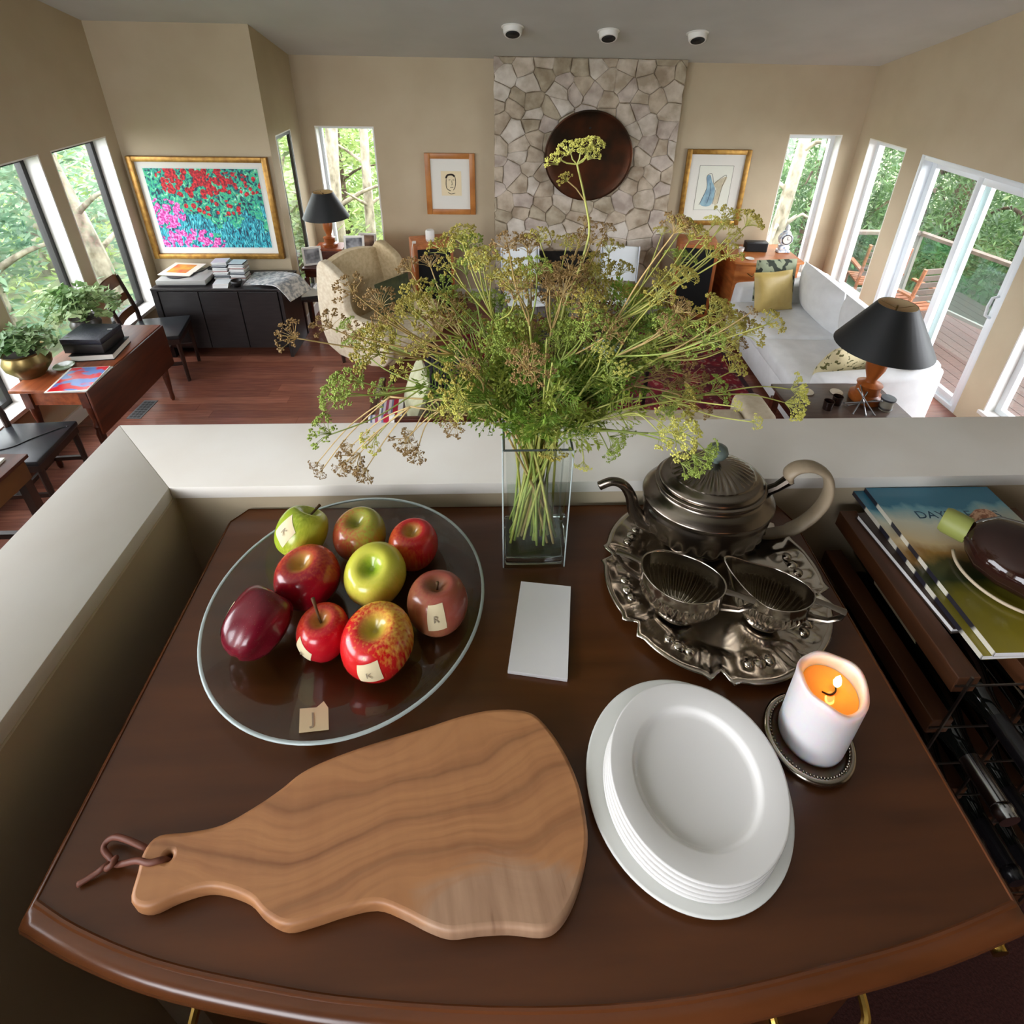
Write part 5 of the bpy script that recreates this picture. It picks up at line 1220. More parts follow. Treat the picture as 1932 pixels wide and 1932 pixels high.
# ------------------------------------------------------------------ silver tea set on a scalloped tray
TX, TY = .329, .586
tr_ = thing('silver_tray', 'round scalloped silver tray under the tea set', 'tray', (TX, TY, ZT + .0005))
def scal(th):
    a = ((th + .26) * 8 / (2 * pi)) % 1.0
    d = abs(a - .5)
    return 1 + .03 * (1 - (d / .5) ** 2) - .055 * math.exp(-((a - 0) / .05) ** 2) - .055 * math.exp(-((a - 1) / .05) ** 2) + .035 * math.exp(-((a - .11) / .035) ** 2) + .035 * math.exp(-((a - .89) / .035) ** 2)
def trf(th, r, z):
    f = max(0., (r - .112) / .052); k = 1 + (scal(th) - 1) * min(1, f) ** 1.2
    zz_ = z + (.0022 * sin(24 * th) * sin(pi * min(1, f)) if .12 < r < .155 else 0)
    return (r * k * cos(th), r * k * sin(th), zz_)
MB().lathe([(0, .002), (.108, .002), (.116, .003), (.124, .0075), (.132, .0095), (.142, .0105), (.150, .0125), (.156, .0165), (.161, .018), (.164, .0165), (.163, .014), (.156, .012), (.144, .007), (.118, .0), (0, .0)], 216, fn=trf, cap0=False, cap1=False).obj('tray_plate', silv_m, tr_, smooth=3.2)
b = MB()
for k in range(8):   # shell bosses chased into the border
    a = 2 * pi * (k + .5) / 8 - .26
    for j in (-1, 0, 1):
        b.lathe([(.009 - .002 * abs(j), 0), (.007, .004), (0, .0055)], 10, M=Tr(.137 * cos(a + .11 * j), .137 * sin(a + .11 * j), .0095), cap0=False, cap1=False)
b.obj('bosses', silv_m, tr_, smooth=3.2)['kind'] = 'stuff'
def dense(pr, n=3): return [(a[0] + (b_[0] - a[0]) * k / n, a[1] + (b_[1] - a[1]) * k / n) for a, b_ in zip(pr, pr[1:]) for k in range(n)] + [pr[-1]]
def flute(th, z, n, z0, z1, amp):
    w = max(0., min(1., (z - z0) / .008)) * max(0., min(1., (z1 - z) / .008))
    return 1 + amp * w * (abs(sin(n * th / 2)) - .5)
PX, PY, PZ = .330, .660, ZT + .0065
tpot = thing('silver_teapot', 'tarnished silver teapot with a curved bone handle on the tray', 'teapot', (PX, PY, PZ), radians(-4))
def pf(th, r, z):
    k = flute(th, z, 26, .014, .060, .11)
    return (r * k * 1.05 * cos(th), r * k * .84 * sin(th), z)
MB().lathe(dense([(0, 0), (.052, 0), (.055, .004), (.05, .01), (.052, .014), (.07, .026), (.085, .044), (.0925, .064), (.095, .084), (.093, .096), (.097, .1), (.0975, .104), (.094, .108), (.088, .114), (.078, .121), (.0775, .126), (.081, .128), (.081, .131), (.076, .133), (.0, .134)]), 208, fn=pf, cap0=False, cap1=False).obj('body', silv_d, tpot, smooth=3.2)
def lf(th, r, z):
    k = flute(th, z, 30, .148, .169, .14)
    return (r * k * 1.05 * cos(th), r * k * .84 * sin(th), z)
lid = MB().lathe(dense([(.076, .1335), (.0765, .137), (.072, .142), (.062, .147), (.06, .149), (.055, .151), (.035, .162), (.02, .167), (.012, .169), (.0, .17)]), 180, fn=lf, cap0=False, cap1=False).obj('lid', silv_d, tpot, smooth=3.2)
MB().lathe([(.006, .169), (.006, .175), (.013, .18), (.0165, .188), (.014, .195), (.006, .199), (0, .2)], 20, cap0=False, cap1=False).obj('finial', base('grey_green_finial', (92, 104, 98), .4), lid, smooth=3.2)
MB().tube(spline([(-.080, 0, .038), (-.100, 0, .046), (-.113, 0, .066), (-.121, .0, .094), (-.135, 0, .116), (-.153, 0, .122), (-.172, 0, .112)], 6), [.021, .0205, .0195, .018, .0165, .0155, .0145] + [.0138, .013, .0125, .012, .0115, .011, .0105] + [.01, .0098, .0096, .0094, .0092, .009, .0088] + [.0086, .0084, .0082, .008, .0079, .0078, .0077] + [.0076] * 9, 14, flat=(1., .85)).obj('spout', silv_d, tpot, smooth=3.2)
bone_m = noisy('grey_bone', (164, 148, 124), (118, 102, 80), 14, .5, stretch=(1, 1, .4))
MB().tube(spline([(.120, 0, .138), (.116, 0, .150), (.128, 0, .163), (.152, 0, .164), (.176, 0, .146), (.186, 0, .110), (.176, 0, .070), (.150, 0, .036), (.118, 0, .022), (.098, 0, .022)], 6), [.008] * 4 + [.0098] * 40 + [.0085] * 11, 14, flat=(.72, 1.35)).obj('handle', bone_m, tpot, smooth=3.2)
MB().tube([(.088, 0, .112), (.104, 0, .122), (.121, 0, .140)], [.0085, .0075, .009], 10).tube([(.085, 0, .03), (.102, 0, .022)], .009, 10).obj('handle_socket', base('dark_silver', (60, 54, 48), .3, 1.), tpot, smooth=S30)
def vessel(name, lb, x, y, rz, ax, ay, h, spout=False, ears=(1, -1)):
    t = thing(name, lb, 'sugar bowl' if not spout else 'creamer', (x, y, ZT + .0065), rz)
    def vf(th, r, z):
        k = flute(th, z, 34, .006, .056, .17) if r > .02 else 1
        f = max(0, (z - .045) / (h - .045))
        xx = r * k * ax * cos(th); yy = r * k * ay * sin(th); zz_ = z
        c = cos(th)
        if spout:
            if c < 0: xx *= 1 + .28 * f * (-c) ** 3; zz_ += .012 * f * (-c) ** 4; yy *= 1 - .25 * f * (-c)
            zz_ += .006 * f * max(0, c) ** 2 - .006 * f * sin(th) ** 2
        else: zz_ += .007 * f * c * c
        return (xx, yy, zz_)
    pr = [(0, 0), (.45, 0), (.47, .003), (.40, .008), (.44, .012), (.66, .022), (.84, .036), (.93, .05), (.97, .06), (1.0, h - .002), (1.01, h), (.98, h), (.955, h - .006), (.93, .06), (.88, .048), (.78, .034), (.6, .02), (.4, .013), (0, .012)]
    MB().lathe(dense(pr), 204, fn=vf, cap0=False, cap1=False).obj('bowl', silv_v, t, smooth=3.2)
    for s in ears:
        e = ax * 1.0
        MB().tube([(s * e * .97, 0, h + .002), (s * (e + .018), 0, h + .004), (s * (e + .036), 0, h + .004), (s * (e + .034), 0, h - .008), (s * (e + .022), 0, h - .022), (s * e * .92, 0, h - .032)], [.0035, .0032, .004, .0034, .003, .004], 8, flat=(.7, 1.5)).obj('handle', silv_d, t, smooth=S30)
    return t
vessel('silver_sugar_bowl', 'open two-handled silver sugar bowl at the left front of the tray', .2545, .528, radians(-27), .0575, .040, .078)
vessel('silver_creamer', 'silver cream jug with a pouring lip at the right front of the tray', .375, .512, radians(-33), .0525, .036, .080, True, (1,))

# ------------------------------------------------------------------ wine rack, bottles and magazines at the right
oakr = noisy('rack_oak', (88, 50, 24), (64, 36, 18), 5, .5, stretch=(6, .6, 6))
strap = base('galvanised_strap', (120, 112, 102), .4, 1.)
wr = thing('wine_rack', 'oak and metal wine rack standing right of the buffet', 'wine rack', (.63, .43, 1.35))
for j in range(8):
    for i in range(5): MB().box(i * .1 - .016, i * .1 + .016, 0, .3, .88 - .1 * j - .016, .88 - .1 * j + .016).obj('bar', oakr, wr, bevel=.0015)
for i in range(5):
    MB().box(i * .1 - .0015, i * .1 + .0015, -.0035, -.0005, .14, .9).obj('strap', strap, wr)
for j in range(8): MB().box(-.016, .416, -.002, -.0002, .88 - .1 * j - .0015, .88 - .1 * j + .0015).obj('strap', strap, wr)
for i in (0, 4): MB().box(i * .1 - .018, i * .1 + .018, .0, .3, .0, .16).obj('foot', oakr, wr)
btl_m = base('black_green_glass', (10, 12, 10), .05, spec=.7)
btl_lab = noisy('wine_label', (214, 202, 170), (196, 182, 148), 20, .7)
foils = [base('gold_foil', (206, 170, 84), .25, 1.), base('maroon_foil', (76, 24, 30), .3), base('black_foil', (20, 18, 20), .25), base('silver_foil', (190, 190, 192), .2, 1.)]
def bottle(i, j, k, lb, foil):
    t = thing('wine_bottle', lb, 'bottle', (.68 + .1 * i, .44, 2.23 - .1 * j - .0505), rot=(radians(90), 0, 0), group='bottles lying in the wine rack')
    # axis +z of the bottle points to -y (towards the viewer)
    MB().lathe([(0, -.27), (.030, -.27), (.0335, -.265), (.0335, -.06), (.030, -.03), (.018, .0), (.0140, .02), (.0135, .03)], 24, cap0=False, cap1=False).obj('glass_body', btl_m, t, smooth=3.2)
    MB().lathe([(.0142, .028), (.0138, .085), (.0152, .087), (.0152, .094), (.0138, .096), (.0138, .103), (0, .104)], 20, cap0=False, cap1=False).obj('foil_cap', foils[foil], t, smooth=S30)
    if i == 0 and j == 0: MB().grid(lambda u, v: (.0338 * cos(-.6 + 4.2 * u), .0338 * sin(-.6 + 4.2 * u), -.20 + .11 * v), 20, 1).obj('paper_label', btl_lab, t, smooth=3.2)
ORD = ['top', 'second', 'third', 'fourth', 'fifth', 'sixth', 'bottom']
FN = ['gold-foiled', 'maroon-foiled', 'black-foiled', 'silver-foiled']
for j in range(7):
    for i in range(3):
        f = {(0, 1): 3, (0, 5): 1, (1, 6): 1, (0, 6): 1, (2, 6): 0, (2, 3): 1}.get((i, j), 2)
        bottle(i, j, 0, '%s wine bottle in the %s row of the rack, %s' % (FN[f % 4], ORD[j], ('nearest the buffet', 'in the second column', 'in the third column')[i]), f % 4)
def cover_material():
    m = base('magazine_cover', (120, 120, 80), .22); nt = m.node_tree; bs = nt.nodes['Principled BSDF']; L = nt.links.new
    tc = nt.nodes.new('ShaderNodeTexCoord'); sep = nt.nodes.new('ShaderNodeSeparateXYZ'); L(tc.outputs['Generated'], sep.inputs[0])
    n = nt.nodes.new('ShaderNodeTexNoise'); n.inputs['Scale'].default_value = 3.5; n.inputs['Detail'].default_value = 5; L(tc.outputs['Generated'], n.inputs['Vector'])
    a = nt.nodes.new('ShaderNodeMath'); a.operation = 'MULTIPLY_ADD'; L(n.outputs['Fac'], a.inputs[0]); a.inputs[1].default_value = .26; L(sep.outputs['Y'], a.inputs[2])
    L(ramp(nt, a.outputs[0], [(.13, (146, 132, 40)), (.42, (112, 104, 34)), (.50, (44, 52, 28)), (.60, (60, 56, 34)), (.66, (150, 112, 60)), (.72, (206, 182, 140)), (.86, (196, 196, 176)), (.97, (110, 158, 170)), (1., (58, 116, 140))]), bs.inputs['Base Color'])
    return m
spine_m = noisy('spine_print', (222, 216, 200), (40, 38, 48), 22, .3, stretch=(.1, 1, .1), detail=0, lo=.47, hi=.5)
cov_m = cover_material()
def mag(lb, x, y, z, rz, w=.228, h=.31, th=.0085, title=True):
    t = thing('magazine', lb, 'magazine', (x, y, z), rz)
    MB().box(0, w, 0, h, .0006, th - .0008).obj('pages', pad_m, t)
    MB().box(-.0004, w, 0, h, th - .0008, th).obj('cover', cov_m, t)
    MB().box(-.001, -.0004, 0, h, 0, th).obj('spine', spine_m, t)
    MB().box(-.0004, w, 0, h, 0, .0006).obj('back_cover', cov_m, t)
    if title: text_mesh('title', 'DAYDREAMS', .026, base('title_blue', (18, 62, 84), .4), t, Tr(.125, .243, th + .0001) @ Matrix.Diagonal((1.0, .9, 1, 1)), .0001)
    return t
bk = thing('dark_book', 'thin dark-covered book sticking out from under the magazines', 'book', (.648, .492, 2.2465), radians(4))
MB().box(0, .15, .0, .22, 0, .0022).box(0, .15, .0, .22, .0098, .012).obj('cover', noisy('umber_cover', (62, 48, 40), (44, 34, 30), 8, .35), bk)
MB().box(.001, .147, .002, .217, .0023, .0097).obj('pages', pad_m, bk)
mag('lower glossy magazine with a chequered spine on the wine rack', .652, .446, 2.2590, radians(.5), title=False)
mag('upper glossy magazine titled DAYDREAMS on top of the wine rack', .664, .444, 2.2685, radians(-.6))
glaze = noisy('brown_glaze', (44, 24, 18), (28, 14, 12), 6, .07)
fk = thing('brown_flask', 'brown glazed flask with a green cap lying on the top magazine', 'flask', (.776, .566, 2.2775), radians(38))
MB().lathe([(0, -.075), (.03, -.073), (.052, -.058), (.066, -.03), (.067, .005), (.057, .036), (.036, .054), (.021, .06), (.018, .07), (.0, .071)], 40, M=Tr(0, 0, .0395) @ Matrix.Diagonal((1, 1, .64, 1)) @ Rx(-pi / 2), cap0=False, cap1=False).obj('body', glaze, fk, smooth=3.2)
MB().lathe([(.0205, .060), (.0215, .064), (.0215, .090), (.019, .096), (0, .097)], 28, M=Tr(0, 0, .0395) @ Rx(-pi / 2), cap0=False, cap1=False).obj('green_cap', base('olive_cap', (136, 142, 72), .5), fk, smooth=S30)
MB().tube([(.072 * cos(a), -.008 + .076 * sin(a), .006) for a in [pi * .58 + k * (pi * .55) / 20 for k in range(21)]], .0026, 8).obj('pale_foot', base('unglazed_clay', (196, 178, 152), .6), fk, smooth=3.2)
ck = thing('speckled_ball', 'speckled pinkish cork ball beside the brown flask', 'ball', (.800, .648, 2.2985))
MB().lathe([(0, -.021), (.01, -.0195), (.018, -.012), (.021, 0), (.019, .011), (.012, .018), (0, .02)], 24, cap0=False, cap1=False).obj('ball', noisy('speckled_cork', (214, 170, 140), (150, 96, 70), 160, .6, detail=2, lo=.45, hi=.6), ck, smooth=3.2)

# ------------------------------------------------------------------ vase (the stems follow)
VX0, VX1, VY0, VY1, VH = .0065, .1035, .617, .714, .236
vs_ = thing('glass_vase', 'tall square clear glass vase half full of water on the buffet', 'vase', (0, 0, ZT + .0005))
vg = clear_glass('vase_glass', (250, 252, 251), 1., .5)
b = MB(); w = .005
def rect(e, z): return [(VX0 + e, VY0 + e, z), (VX1 - e, VY0 + e, z), (VX1 - e, VY1 - e, z), (VX0 + e, VY1 - e, z)]
vsq = rect(0, 0) + rect(-.0015, VH) + rect(w - .0015, VH) + rect(w + .002, .022)
f = [(3, 2, 1, 0), (12, 13, 14, 15)]
for a in (0, 4, 8): f += [(a + k, a + (k + 1) % 4, a + 4 + (k + 1) % 4, a + 4 + k) for k in range(4)]
b.add(vsq, f).obj('walls', vg, vs_)
MB().box(VX0 + .003, VX1 - .003, VY0 + .003, VY1 - .003, .002, .021).obj('thick_base', base('solid_glass', (226, 236, 236), .0, Transmission_Weight=1., IOR=1.45), vs_, bevel=.004, smooth=S30)
MB().box(VX0 + .0075, VX1 - .0075, VY0 + .0075, VY1 - .0075, .0225, .092).obj('water', clear_glass('water', (247, 251, 246), .9, .33), vs_)
for k in range(4):
    p, q = rect(.0008, VH)[k], rect(.0008, VH)[(k + 1) % 4]; MB().tube([p, q], .0017, 6).obj('rim', base('smoky_rim', (70, 76, 74), .05), vs_)
    p, q = rect(.0006, .002)[k], rect(-.0009, VH)[k]; MB().tube([p, q], .0011, 6).obj('corner_edge', rim_m, vs_)

# ------------------------------------------------------------------ the bouquet of seeding herbs
# one entry per stem: its flower heads as (x, y, z, radius, colour)
STEMS=[[(0.056,0.741,2.576,0.0176,'g'),(0.059,0.748,2.609,0.0205,'o')],
[(0.069,0.677,2.729,0.0177,'b'),(0.078,0.642,2.723,0.0196,'b'),(0.090,0.650,2.747,0.0169,'b')],
[(0.079,0.691,2.653,0.0159,'g'),(0.100,0.713,2.675,0.0176,'b'),(0.078,0.655,2.624,0.0156,'g')],
[(0.080,0.783,2.643,0.0209,'b')],
[(0.088,0.628,2.670,0.0146,'g'),(0.104,0.579,2.696,0.0147,'g'),(0.112,0.611,2.700,0.0166,'b')],
[(0.106,0.601,2.719,0.0162,'o'),(0.113,0.694,2.697,0.0213,'b'),(0.137,0.715,2.714,0.0187,'o')],
[(0.122,0.694,2.773,0.0149,'b'),(0.153,0.764,2.761,0.0104,'b'),(0.052,0.669,2.781,0.0130,'o')],
[(0.191,0.575,2.825,0.0145,'b'),(0.232,0.638,2.796,0.0150,'o'),(0.201,0.582,2.763,0.0118,'o')],
[(0.129,0.598,2.658,0.0104,'y'),(0.176,0.630,2.653,0.0163,'g')],
[(0.180,0.572,2.746,0.0142,'o'),(0.208,0.575,2.728,0.0132,'b'),(0.196,0.574,2.705,0.0134,'g')],
[(0.176,0.753,2.706,0.0151,'o'),(0.169,0.769,2.667,0.0220,'o'),(0.220,0.697,2.713,0.0128,'o'),(0.201,0.777,2.647,0.0209,'o')],
[(0.219,0.723,2.770,0.0085,'o'),(0.256,0.633,2.772,0.0114,'o')],
[(0.159,0.754,2.639,0.0204,'b'),(0.176,0.753,2.604,0.0240,'g')],
[(0.295,0.676,2.784,0.0106,'o'),(0.302,0.759,2.773,0.0103,'y'),(0.329,0.781,2.777,0.0151,'o')],
[(0.238,0.608,2.699,0.0154,'o'),(0.288,0.655,2.691,0.0124,'o'),(0.217,0.690,2.661,0.0218,'g')],
[(0.271,0.785,2.711,0.0173,'g')],
[(0.202,0.722,2.637,0.0213,'g'),(0.223,0.764,2.653,0.0237,'o')],
[(0.304,0.599,2.710,0.0057,'b'),(0.305,0.634,2.674,0.0136,'o')],
[(0.262,0.700,2.640,0.0179,'b'),(0.264,0.757,2.620,0.0208,'y'),(0.292,0.679,2.619,0.0103,'g'),(0.267,0.696,2.601,0.0182,'b')],
[(0.229,0.701,2.596,0.0168,'g'),(0.238,0.734,2.589,0.0191,'g'),(0.234,0.688,2.569,0.0168,'b')],
[(0.308,0.648,2.635,0.0156,'o'),(0.344,0.699,2.649,0.0119,'b')],
[(0.209,0.549,2.564,0.0156,'y'),(0.232,0.546,2.558,0.0209,'y'),(0.255,0.617,2.563,0.0185,'o'),(0.179,0.620,2.514,0.0080,'g')],
[(0.253,0.707,2.575,0.0311,'b'),(0.256,0.677,2.549,0.0138,'b'),(0.290,0.631,2.538,0.0088,'b')],
[(0.345,0.756,2.602,0.0211,'y'),(0.334,0.776,2.582,0.0184,'g'),(0.377,0.762,2.580,0.0132,'b')],
[(0.334,0.666,2.592,0.0163,'o'),(0.314,0.660,2.559,0.0165,'g'),(0.327,0.568,2.569,0.0080,'y')],
[(0.443,0.680,2.544,0.0156,'y'),(0.451,0.686,2.509,0.0208,'y')],
[(0.164,0.613,2.503,0.0160,'g'),(0.165,0.636,2.463,0.0115,'g'),(0.120,0.621,2.452,0.0098,'y')],
[(0.287,0.586,2.504,0.0128,'g'),(0.277,0.586,2.489,0.0186,'g')],
[(0.323,0.772,2.495,0.0261,'b'),(0.266,0.723,2.494,0.0199,'g')],
[(0.261,0.589,2.477,0.0145,'g')],
[(0.299,0.780,2.421,0.0236,'y')],
[(0.074,0.616,2.482,0.0162,'o')],
[(-0.218,0.703,2.372,0.0152,'b'),(-0.228,0.698,2.400,0.0215,'b'),(-0.249,0.698,2.384,0.0117,'b'),(-0.234,0.703,2.425,0.0115,'b')],
[(-0.131,0.697,2.415,0.0148,'b'),(-0.143,0.686,2.443,0.0176,'b')],
[(-0.289,0.717,2.360,0.0086,'b'),(-0.294,0.719,2.375,0.0102,'b')],
[(-0.200,0.706,2.434,0.0164,'y'),(-0.193,0.784,2.475,0.0191,'g'),(-0.137,0.695,2.454,0.0113,'b')],
[(-0.064,0.703,2.486,0.0160,'o'),(-0.065,0.625,2.520,0.0144,'b')],
[(-0.030,0.777,2.497,0.0137,'b'),(0.017,0.783,2.521,0.0222,'o'),(-0.012,0.661,2.523,0.0226,'g')],
[(-0.218,0.622,2.583,0.0206,'g'),(-0.183,0.617,2.608,0.0174,'g'),(-0.199,0.698,2.619,0.0147,'g')],
[(-0.073,0.758,2.562,0.0163,'y'),(-0.044,0.768,2.621,0.0143,'g'),(-0.074,0.756,2.630,0.0234,'o')],
[(-0.149,0.703,2.606,0.0134,'y'),(-0.146,0.749,2.642,0.0138,'b')],
[(-0.205,0.685,2.649,0.0113,'g'),(-0.159,0.646,2.651,0.0231,'o'),(-0.208,0.617,2.689,0.0153,'b')],
[(-0.104,0.668,2.619,0.0128,'b'),(-0.083,0.680,2.657,0.0184,'b')],
[(-0.059,0.595,2.587,0.0160,'y'),(-0.058,0.586,2.619,0.0233,'o')],
[(-0.129,0.749,2.709,0.0133,'b'),(-0.106,0.670,2.705,0.0176,'o'),(-0.092,0.705,2.672,0.0216,'o')],
[(-0.046,0.613,2.619,0.0107,'b')],
[(-0.129,0.568,2.718,0.0117,'b'),(-0.134,0.579,2.736,0.0153,'b'),(-0.104,0.598,2.721,0.0134,'o')],
[(-0.067,0.728,2.674,0.0178,'g'),(-0.077,0.706,2.698,0.0156,'g'),(-0.004,0.722,2.672,0.0162,'g')],
[(-0.010,0.771,2.595,0.0179,'g'),(-0.000,0.741,2.593,0.0237,'o')],
[(-0.056,0.579,2.775,0.0103,'o'),(-0.008,0.631,2.753,0.0188,'o'),(-0.051,0.713,2.770,0.0151,'o')],
[(-0.041,0.732,2.748,0.0185,'g'),(-0.024,0.695,2.743,0.0192,'y')],
[(0.013,0.652,2.672,0.0204,'g'),(0.031,0.584,2.651,0.0191,'b'),(0.025,0.663,2.628,0.0213,'o')],
[(0.017,0.758,2.685,0.0214,'o'),(0.032,0.723,2.719,0.0187,'o')],
[(0.008,0.572,2.803,0.0134,'b'),(0.047,0.631,2.756,0.0138,'g')],
[(0.044,0.755,2.742,0.0192,'b')],
]
HC = {'g': ('leaf green', (122, 148, 56), (164, 176, 80), (156, 172, 84)), 'y': ('yellow-green', (190, 188, 80), (214, 208, 112), (196, 198, 106)),
      'o': ('olive', (140, 130, 50), (184, 168, 78), (182, 182, 92)), 'b': ('dry brown', (116, 90, 48), (158, 126, 74), (196, 168, 108))}
SEEDM = {k: noisy('%s_seeds' % v[0].replace(' ', '_').replace('-', '_'), v[1], v[2], 60, .65, detail=1, lo=.4, hi=.6) for k, v in HC.items()}
STKM = {k: noisy('%s_stalk' % v[0].replace(' ', '_').replace('-', '_'), v[3], tuple(int(c * .85) for c in v[3]), 30, .5) for k, v in HC.items()}
rb = random.Random(21)
def seed_head(k, var):
    """compound umbel of unit radius, hub at the origin, opening along +z"""
    r_ = random.Random(100 * var + ord(k)); b = MB(); nr = 13 + var % 4
    dense = {'g': 13, 'y': 14, 'o': 13, 'b': 11}[k]
    for i in range(nr):
        a = 2.39996 * i + r_.uniform(-.2, .2); sp = (sqrt((i + .6) / nr)) * 1.05
        e = Vector((cos(a) * sp, sin(a) * sp, 1.0 - .42 * sp * sp + r_.uniform(-.1, .1)))
        mid = Vector((e.x * .42, e.y * .42, e.z * .58))
        b.tube([(0, 0, 0), mid, e], [.026, .02, .016], 3, 1, cap=False)
        ax = (e - mid).normalized()
        for j in range(dense):
            d = Vector((r_.gauss(0, 1), r_.gauss(0, 1), r_.gauss(0, 1))).normalized() * .75 + ax * .75
            d.normalize(); L = r_.uniform(.10, .24); p = e + d * L
            q = d.orthogonal().normalized(); s = d.cross(q); w = r_.uniform(.058, .08); h = r_.uniform(.09, .125)
            b.add([e, e + q * .012, p], [(0, 1, 2)], 1)
            b.add([p - d * h * .3, p + q * w + d * h * .3, p + s * w + d * h * .3, p - q * w + d * h * .3, p - s * w + d * h * .3, p + d * h],
                  [(0, 2, 1), (0, 3, 2), (0, 4, 3), (0, 1, 4), (5, 1, 2), (5, 2, 3), (5, 3, 4), (5, 4, 1)], 0)
    return b.mesh('seed_head', [SEEDM[k], STKM[k]])
HEADS = {k: [seed_head(k, v) for v in range(4)] for k in HC}
leafm = [leaf_material('herb_leaf_a', (104, 140, 48), (142, 168, 66), .35), leaf_material('herb_leaf_b', (136, 152, 60), (178, 186, 88), .35)]
def spray(var):
    """feathery leaf of unit length along +z"""
    r_ = random.Random(var + 50); b = MB()
    b.tube([(0, 0, 0), (.03, 0, .5), (0, .02, 1)], [.014, .01, .006], 3, cap=False)
    for i in range(11):
        z = .2 + .075 * i; L = .42 * (1.15 - z) + .08
        for s in (-1, 1):
            d = Vector((s * r_.uniform(.7, 1), r_.uniform(-.6, .6), r_.uniform(.3, .8))).normalized(); o = Vector((0, 0, z))
            b.tube([o, o + d * L], [.008, .004], 3, cap=False)
            for j in range(3):
                p = o + d * L * (.4 + .3 * j)
                for q in range(2):
                    f = (d + Vector((r_.uniform(-.9, .9), r_.uniform(-.9, .9), r_.uniform(-.3, .9)))).normalized(); sd = f.orthogonal().normalized() * .022; l = r_.uniform(.09, .16)
                    b.add([p, p + f * l * .5 + sd, p + f * l, p + f * l * .5 - sd], [(0, 1, 2, 3)])
    return b.mesh('leaf_spray', leafm[var % 2])
SPR = [spray(v) for v in range(6)]
def aim(me, name, parent, p, axis, s, roll):
    o = link(name, me, parent)
    q = Vector((0, 0, 1)).rotation_difference(Vector(axis).normalized())
    o.rotation_mode = 'QUATERNION'; o.rotation_quaternion = q @ Euler((0, 0, roll)).to_quaternion(); o.location = p; o.scale = (s, s, s)
    return o
def vase_pt(dx, dy, z):
    return Vector((max(VX0 + .012, min(VX1 - .012, (VX0 + VX1) / 2 + dx)), max(VY0 + .012, min(VY1 - .012, (VY0 + VY1) / 2 + dy)), ZT + z))
SPECIAL = {7: 'olive seeding stem reaching highest at the right, in front of the gilt frame', 25: 'yellow-green seeding stem reaching farthest to the right over the side table',
           13: 'olive seeding stem at the upper right whose heads cross the gilt frame corner', 32: 'brown dry stem drooping over the ledge behind the apples, with four dark heads',
           34: 'thin dry stem ending farthest left over the ledge, with two small brown heads', 38: 'leafy green stem with round heads farthest to the left of the bouquet',
           22: 'stem with the biggest dry brown head, at the right of the bouquet', 27: 'green seeding stem drooping over the teapot lid', 21: 'yellow-green stem arching right over the ledge behind the teapot',
           49: 'olive seeding stem reaching highest at the left, beside the left loudspeaker', 33: 'brown dry stem with two heads over the ledge, just left of the vase',
           41: 'stem with olive and brown heads in front of the wing armchair', 26: 'short green stem hanging just right of the vase rim', 31: 'short olive head hanging at the front of the vase rim'}
def make_stem(heads, label, group, i):
    cen = sum((Vector(h[:3]) for h in heads), Vector()) / len(heads)
    N = Vector((.055, .665, 2.5)); D = cen - N
    ca = max('gyob', key=lambda c: sum(h[4] == c for h in heads)); kst = ca if ca != 'g' or rb.random() < .6 else 'y'
    u = D.normalized()
    root = vase_pt(-u.x * .02 + rb.uniform(-.04, .04), -u.y * .02 + rb.uniform(-.03, .03), .026 + rb.uniform(0, .012))
    lip = vase_pt(u.x * .04 + rb.uniform(-.02, .02), u.y * .05 + rb.uniform(-.02, .02), VH + .002)
    t = thing('herb_stem', label, 'herb', tuple(root), group=group)
    drop = cen.z < 2.56
    node = lip + (cen - lip) * .58 + Vector((0, 0, .03 if drop else .018))
    if drop: node.z = max(node.z, lip.z + .03)
    path = spline([root - root, lip - root, node - root], 8)
    # springy rise out of the vase
    MB().tube(path, [.0021 - .0008 * k / len(path) for k in range(len(path))], 6, cap=True).obj('stalk', STKM[kst], t, smooth=3.2)
    more = [h for h in heads if not drop and rb.random() < .8]
    for h in list(heads) + [(h[0] + rb.uniform(-.035, .035), h[1] + rb.uniform(-.06, .06), h[2] + rb.uniform(-.035, .03), h[3] * rb.uniform(.8, 1.1), h[4]) for h in more]:
        c = Vector(h[:3]); r = h[3] * 1.22
        ax = ((c - node).normalized() + Vector((0, 0, .55 if not drop else .0)) + Vector((rb.uniform(-.3, .3), rb.uniform(-.45, .1), rb.uniform(-.1, .3)))).normalized()
        hub = c - ax * r * .75
        m1 = node + (hub - node) * .55 + Vector((rb.uniform(-.006, .006), rb.uniform(-.006, .006), .012 if drop else -.004))
        bp = spline([node - root, m1 - root, hub - root], 5)
        MB().tube(bp, [.0012 - .0004 * k / len(bp) for k in range(len(bp))], 5).obj('branch', STKM[h[4]], t, smooth=3.2)
        aim(HEADS[h[4]][rb.randrange(4)], 'seed_head', t, hub - root, ax, r, rb.uniform(0, 6))
    for k in range(2 if not drop else 1):
        f = rb.uniform(.42, 1.); p = path[int(f * (len(path) - 1))] if f < 1 else path[-1]
        if p.z + root.z < ZT + VH + .01: p = path[len(path) // 2 + 2]
        d = u + Vector((rb.uniform(-.9, .9), rb.uniform(-.9, .9), rb.uniform(.1, .9)))
        aim(SPR[rb.randrange(6)], 'leaf_spray', t, p, d, rb.uniform(.04, .07), rb.uniform(0, 6))
    return t
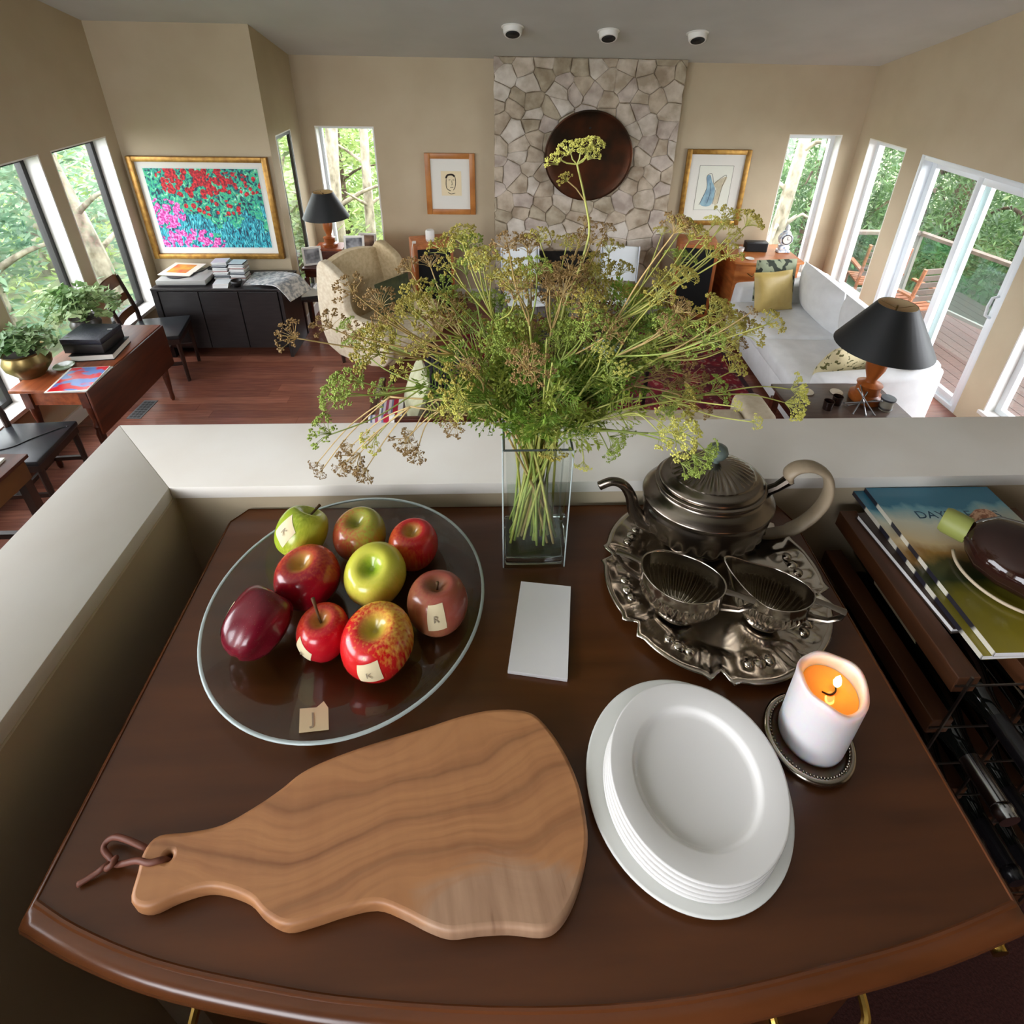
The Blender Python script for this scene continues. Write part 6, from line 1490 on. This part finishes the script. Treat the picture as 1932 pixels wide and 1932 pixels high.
for i, hs in enumerate(STEMS):
    cols = [h[4] for h in hs]; c = max('gyob', key=lambda k: cols.count(k))
    lb = SPECIAL.get(i); g = 'seeding herb stems in the glass vase'
    side = 'left' if sum(h[0] for h in hs) / len(hs) < .02 else ('right' if sum(h[0] for h in hs) / len(hs) > .13 else 'middle')
    mz = sum(h[2] for h in hs) / len(hs)
    tier = 'low' if mz < 2.6 else ('mid-height' if mz < 2.69 else ('upper' if mz < 2.76 else 'topmost'))
    face = 'front' if sum(h[1] for h in hs) / len(hs) < .675 else 'back'
    make_stem(hs, lb or '%s seeding stem with heads at the %s %s %s of the bouquet' % (HC[c][0], tier, side, face), g, i)
# the tall single stem in front of the bronze disc
root = vase_pt(-.02, .0, .03); t = thing('herb_stem', 'tallest stem, its flat yellow-green head in front of the bronze disc', 'herb', tuple(root), group='seeding herb stems in the glass vase')
pts = [root, vase_pt(.01, -.005, VH), Vector((.083, .665, 2.668)), Vector((.098, .665, 2.721)), Vector((.108, .665, 2.763)), Vector((.111, .665, 2.79)), Vector((.102, .665, 2.829)), Vector((.091, .664, 2.866))]
pp_ = [p - root for p in spline(pts, 6)]
MB().tube(pp_, [.0021 - .001 * k / len(pp_) for k in range(len(pp_))], 6).obj('stalk', STKM['y'], t, smooth=3.2)
for dx, dz, r, L in ((-.022, -.002, .012, .8), (-.01, .010, .013, 1), (.004, .012, .013, 1), (.016, .016, .012, 1), (.012, .004, .012, 1)):
    hub = Vector((.091 + dx * .55, .664, 2.868 + dz * .35)) - root; e = Vector((.091 + dx, .664, 2.874 + dz)) - root
    MB().tube([pp_[-1], hub, e], .0009, 5).obj('branch', STKM['y'], t); aim(HEADS['y'][rb.randrange(4)], 'seed_head', t, e - Vector((0, 0, r * .6)), (dx * 20, -.15, 1), r, rb.uniform(0, 6))
MB().tube([Vector((.104, .665, 2.822)) - root, Vector((.092, .664, 2.838)) - root, Vector((.081, .663, 2.847)) - root], .0009, 5).obj('branch', STKM['b'], t)
aim(HEADS['o'][1], 'seed_head', t, Vector((.080, .663, 2.846)) - root, (-.6, -.2, .8), .009, 0)
# bare leafy stems that fill the neck of the vase
for i in range(18):
    a = rb.uniform(0, 2 * pi); s = rb.uniform(.3, 1.)
    root = vase_pt(-cos(a) * .03 * s + rb.uniform(-.012, .012), -sin(a) * .03 * s + rb.uniform(-.012, .012), .026 + rb.uniform(0, .015))
    lip = vase_pt(cos(a) * .034 * s, sin(a) * .034 * s, VH); tip = lip + Vector((cos(a) * .12 * s + rb.uniform(-.02, .02), sin(a) * .08 * s, rb.uniform(.06, .19)))
    k = 'gygyo'[i % 5]
    t = thing('leafy_stem', '%s leafy stem filling the %s %s of the vase neck' % (HC[k][0], 'left' if cos(a) < 0 else 'right', 'front' if sin(a) < 0 else 'back'), 'herb', tuple(root), group='leafy stems in the neck of the vase')
    pa = [p - root for p in spline([root, lip, tip], 6)]
    MB().tube(pa, [.0019 - .001 * q / len(pa) for q in range(len(pa))], 6).obj('stalk', STKM[k], t, smooth=3.2)
    for q in range(3):
        p = pa[min(len(pa) - 1, len(pa) // 2 + q + 1)]; d = Vector((cos(a) + rb.uniform(-1, 1), sin(a) + rb.uniform(-1, 1), rb.uniform(.2, 1.3)))
        aim(SPR[rb.randrange(6)], 'leaf_spray', t, p, d, rb.uniform(.04, .075), rb.uniform(0, 6))
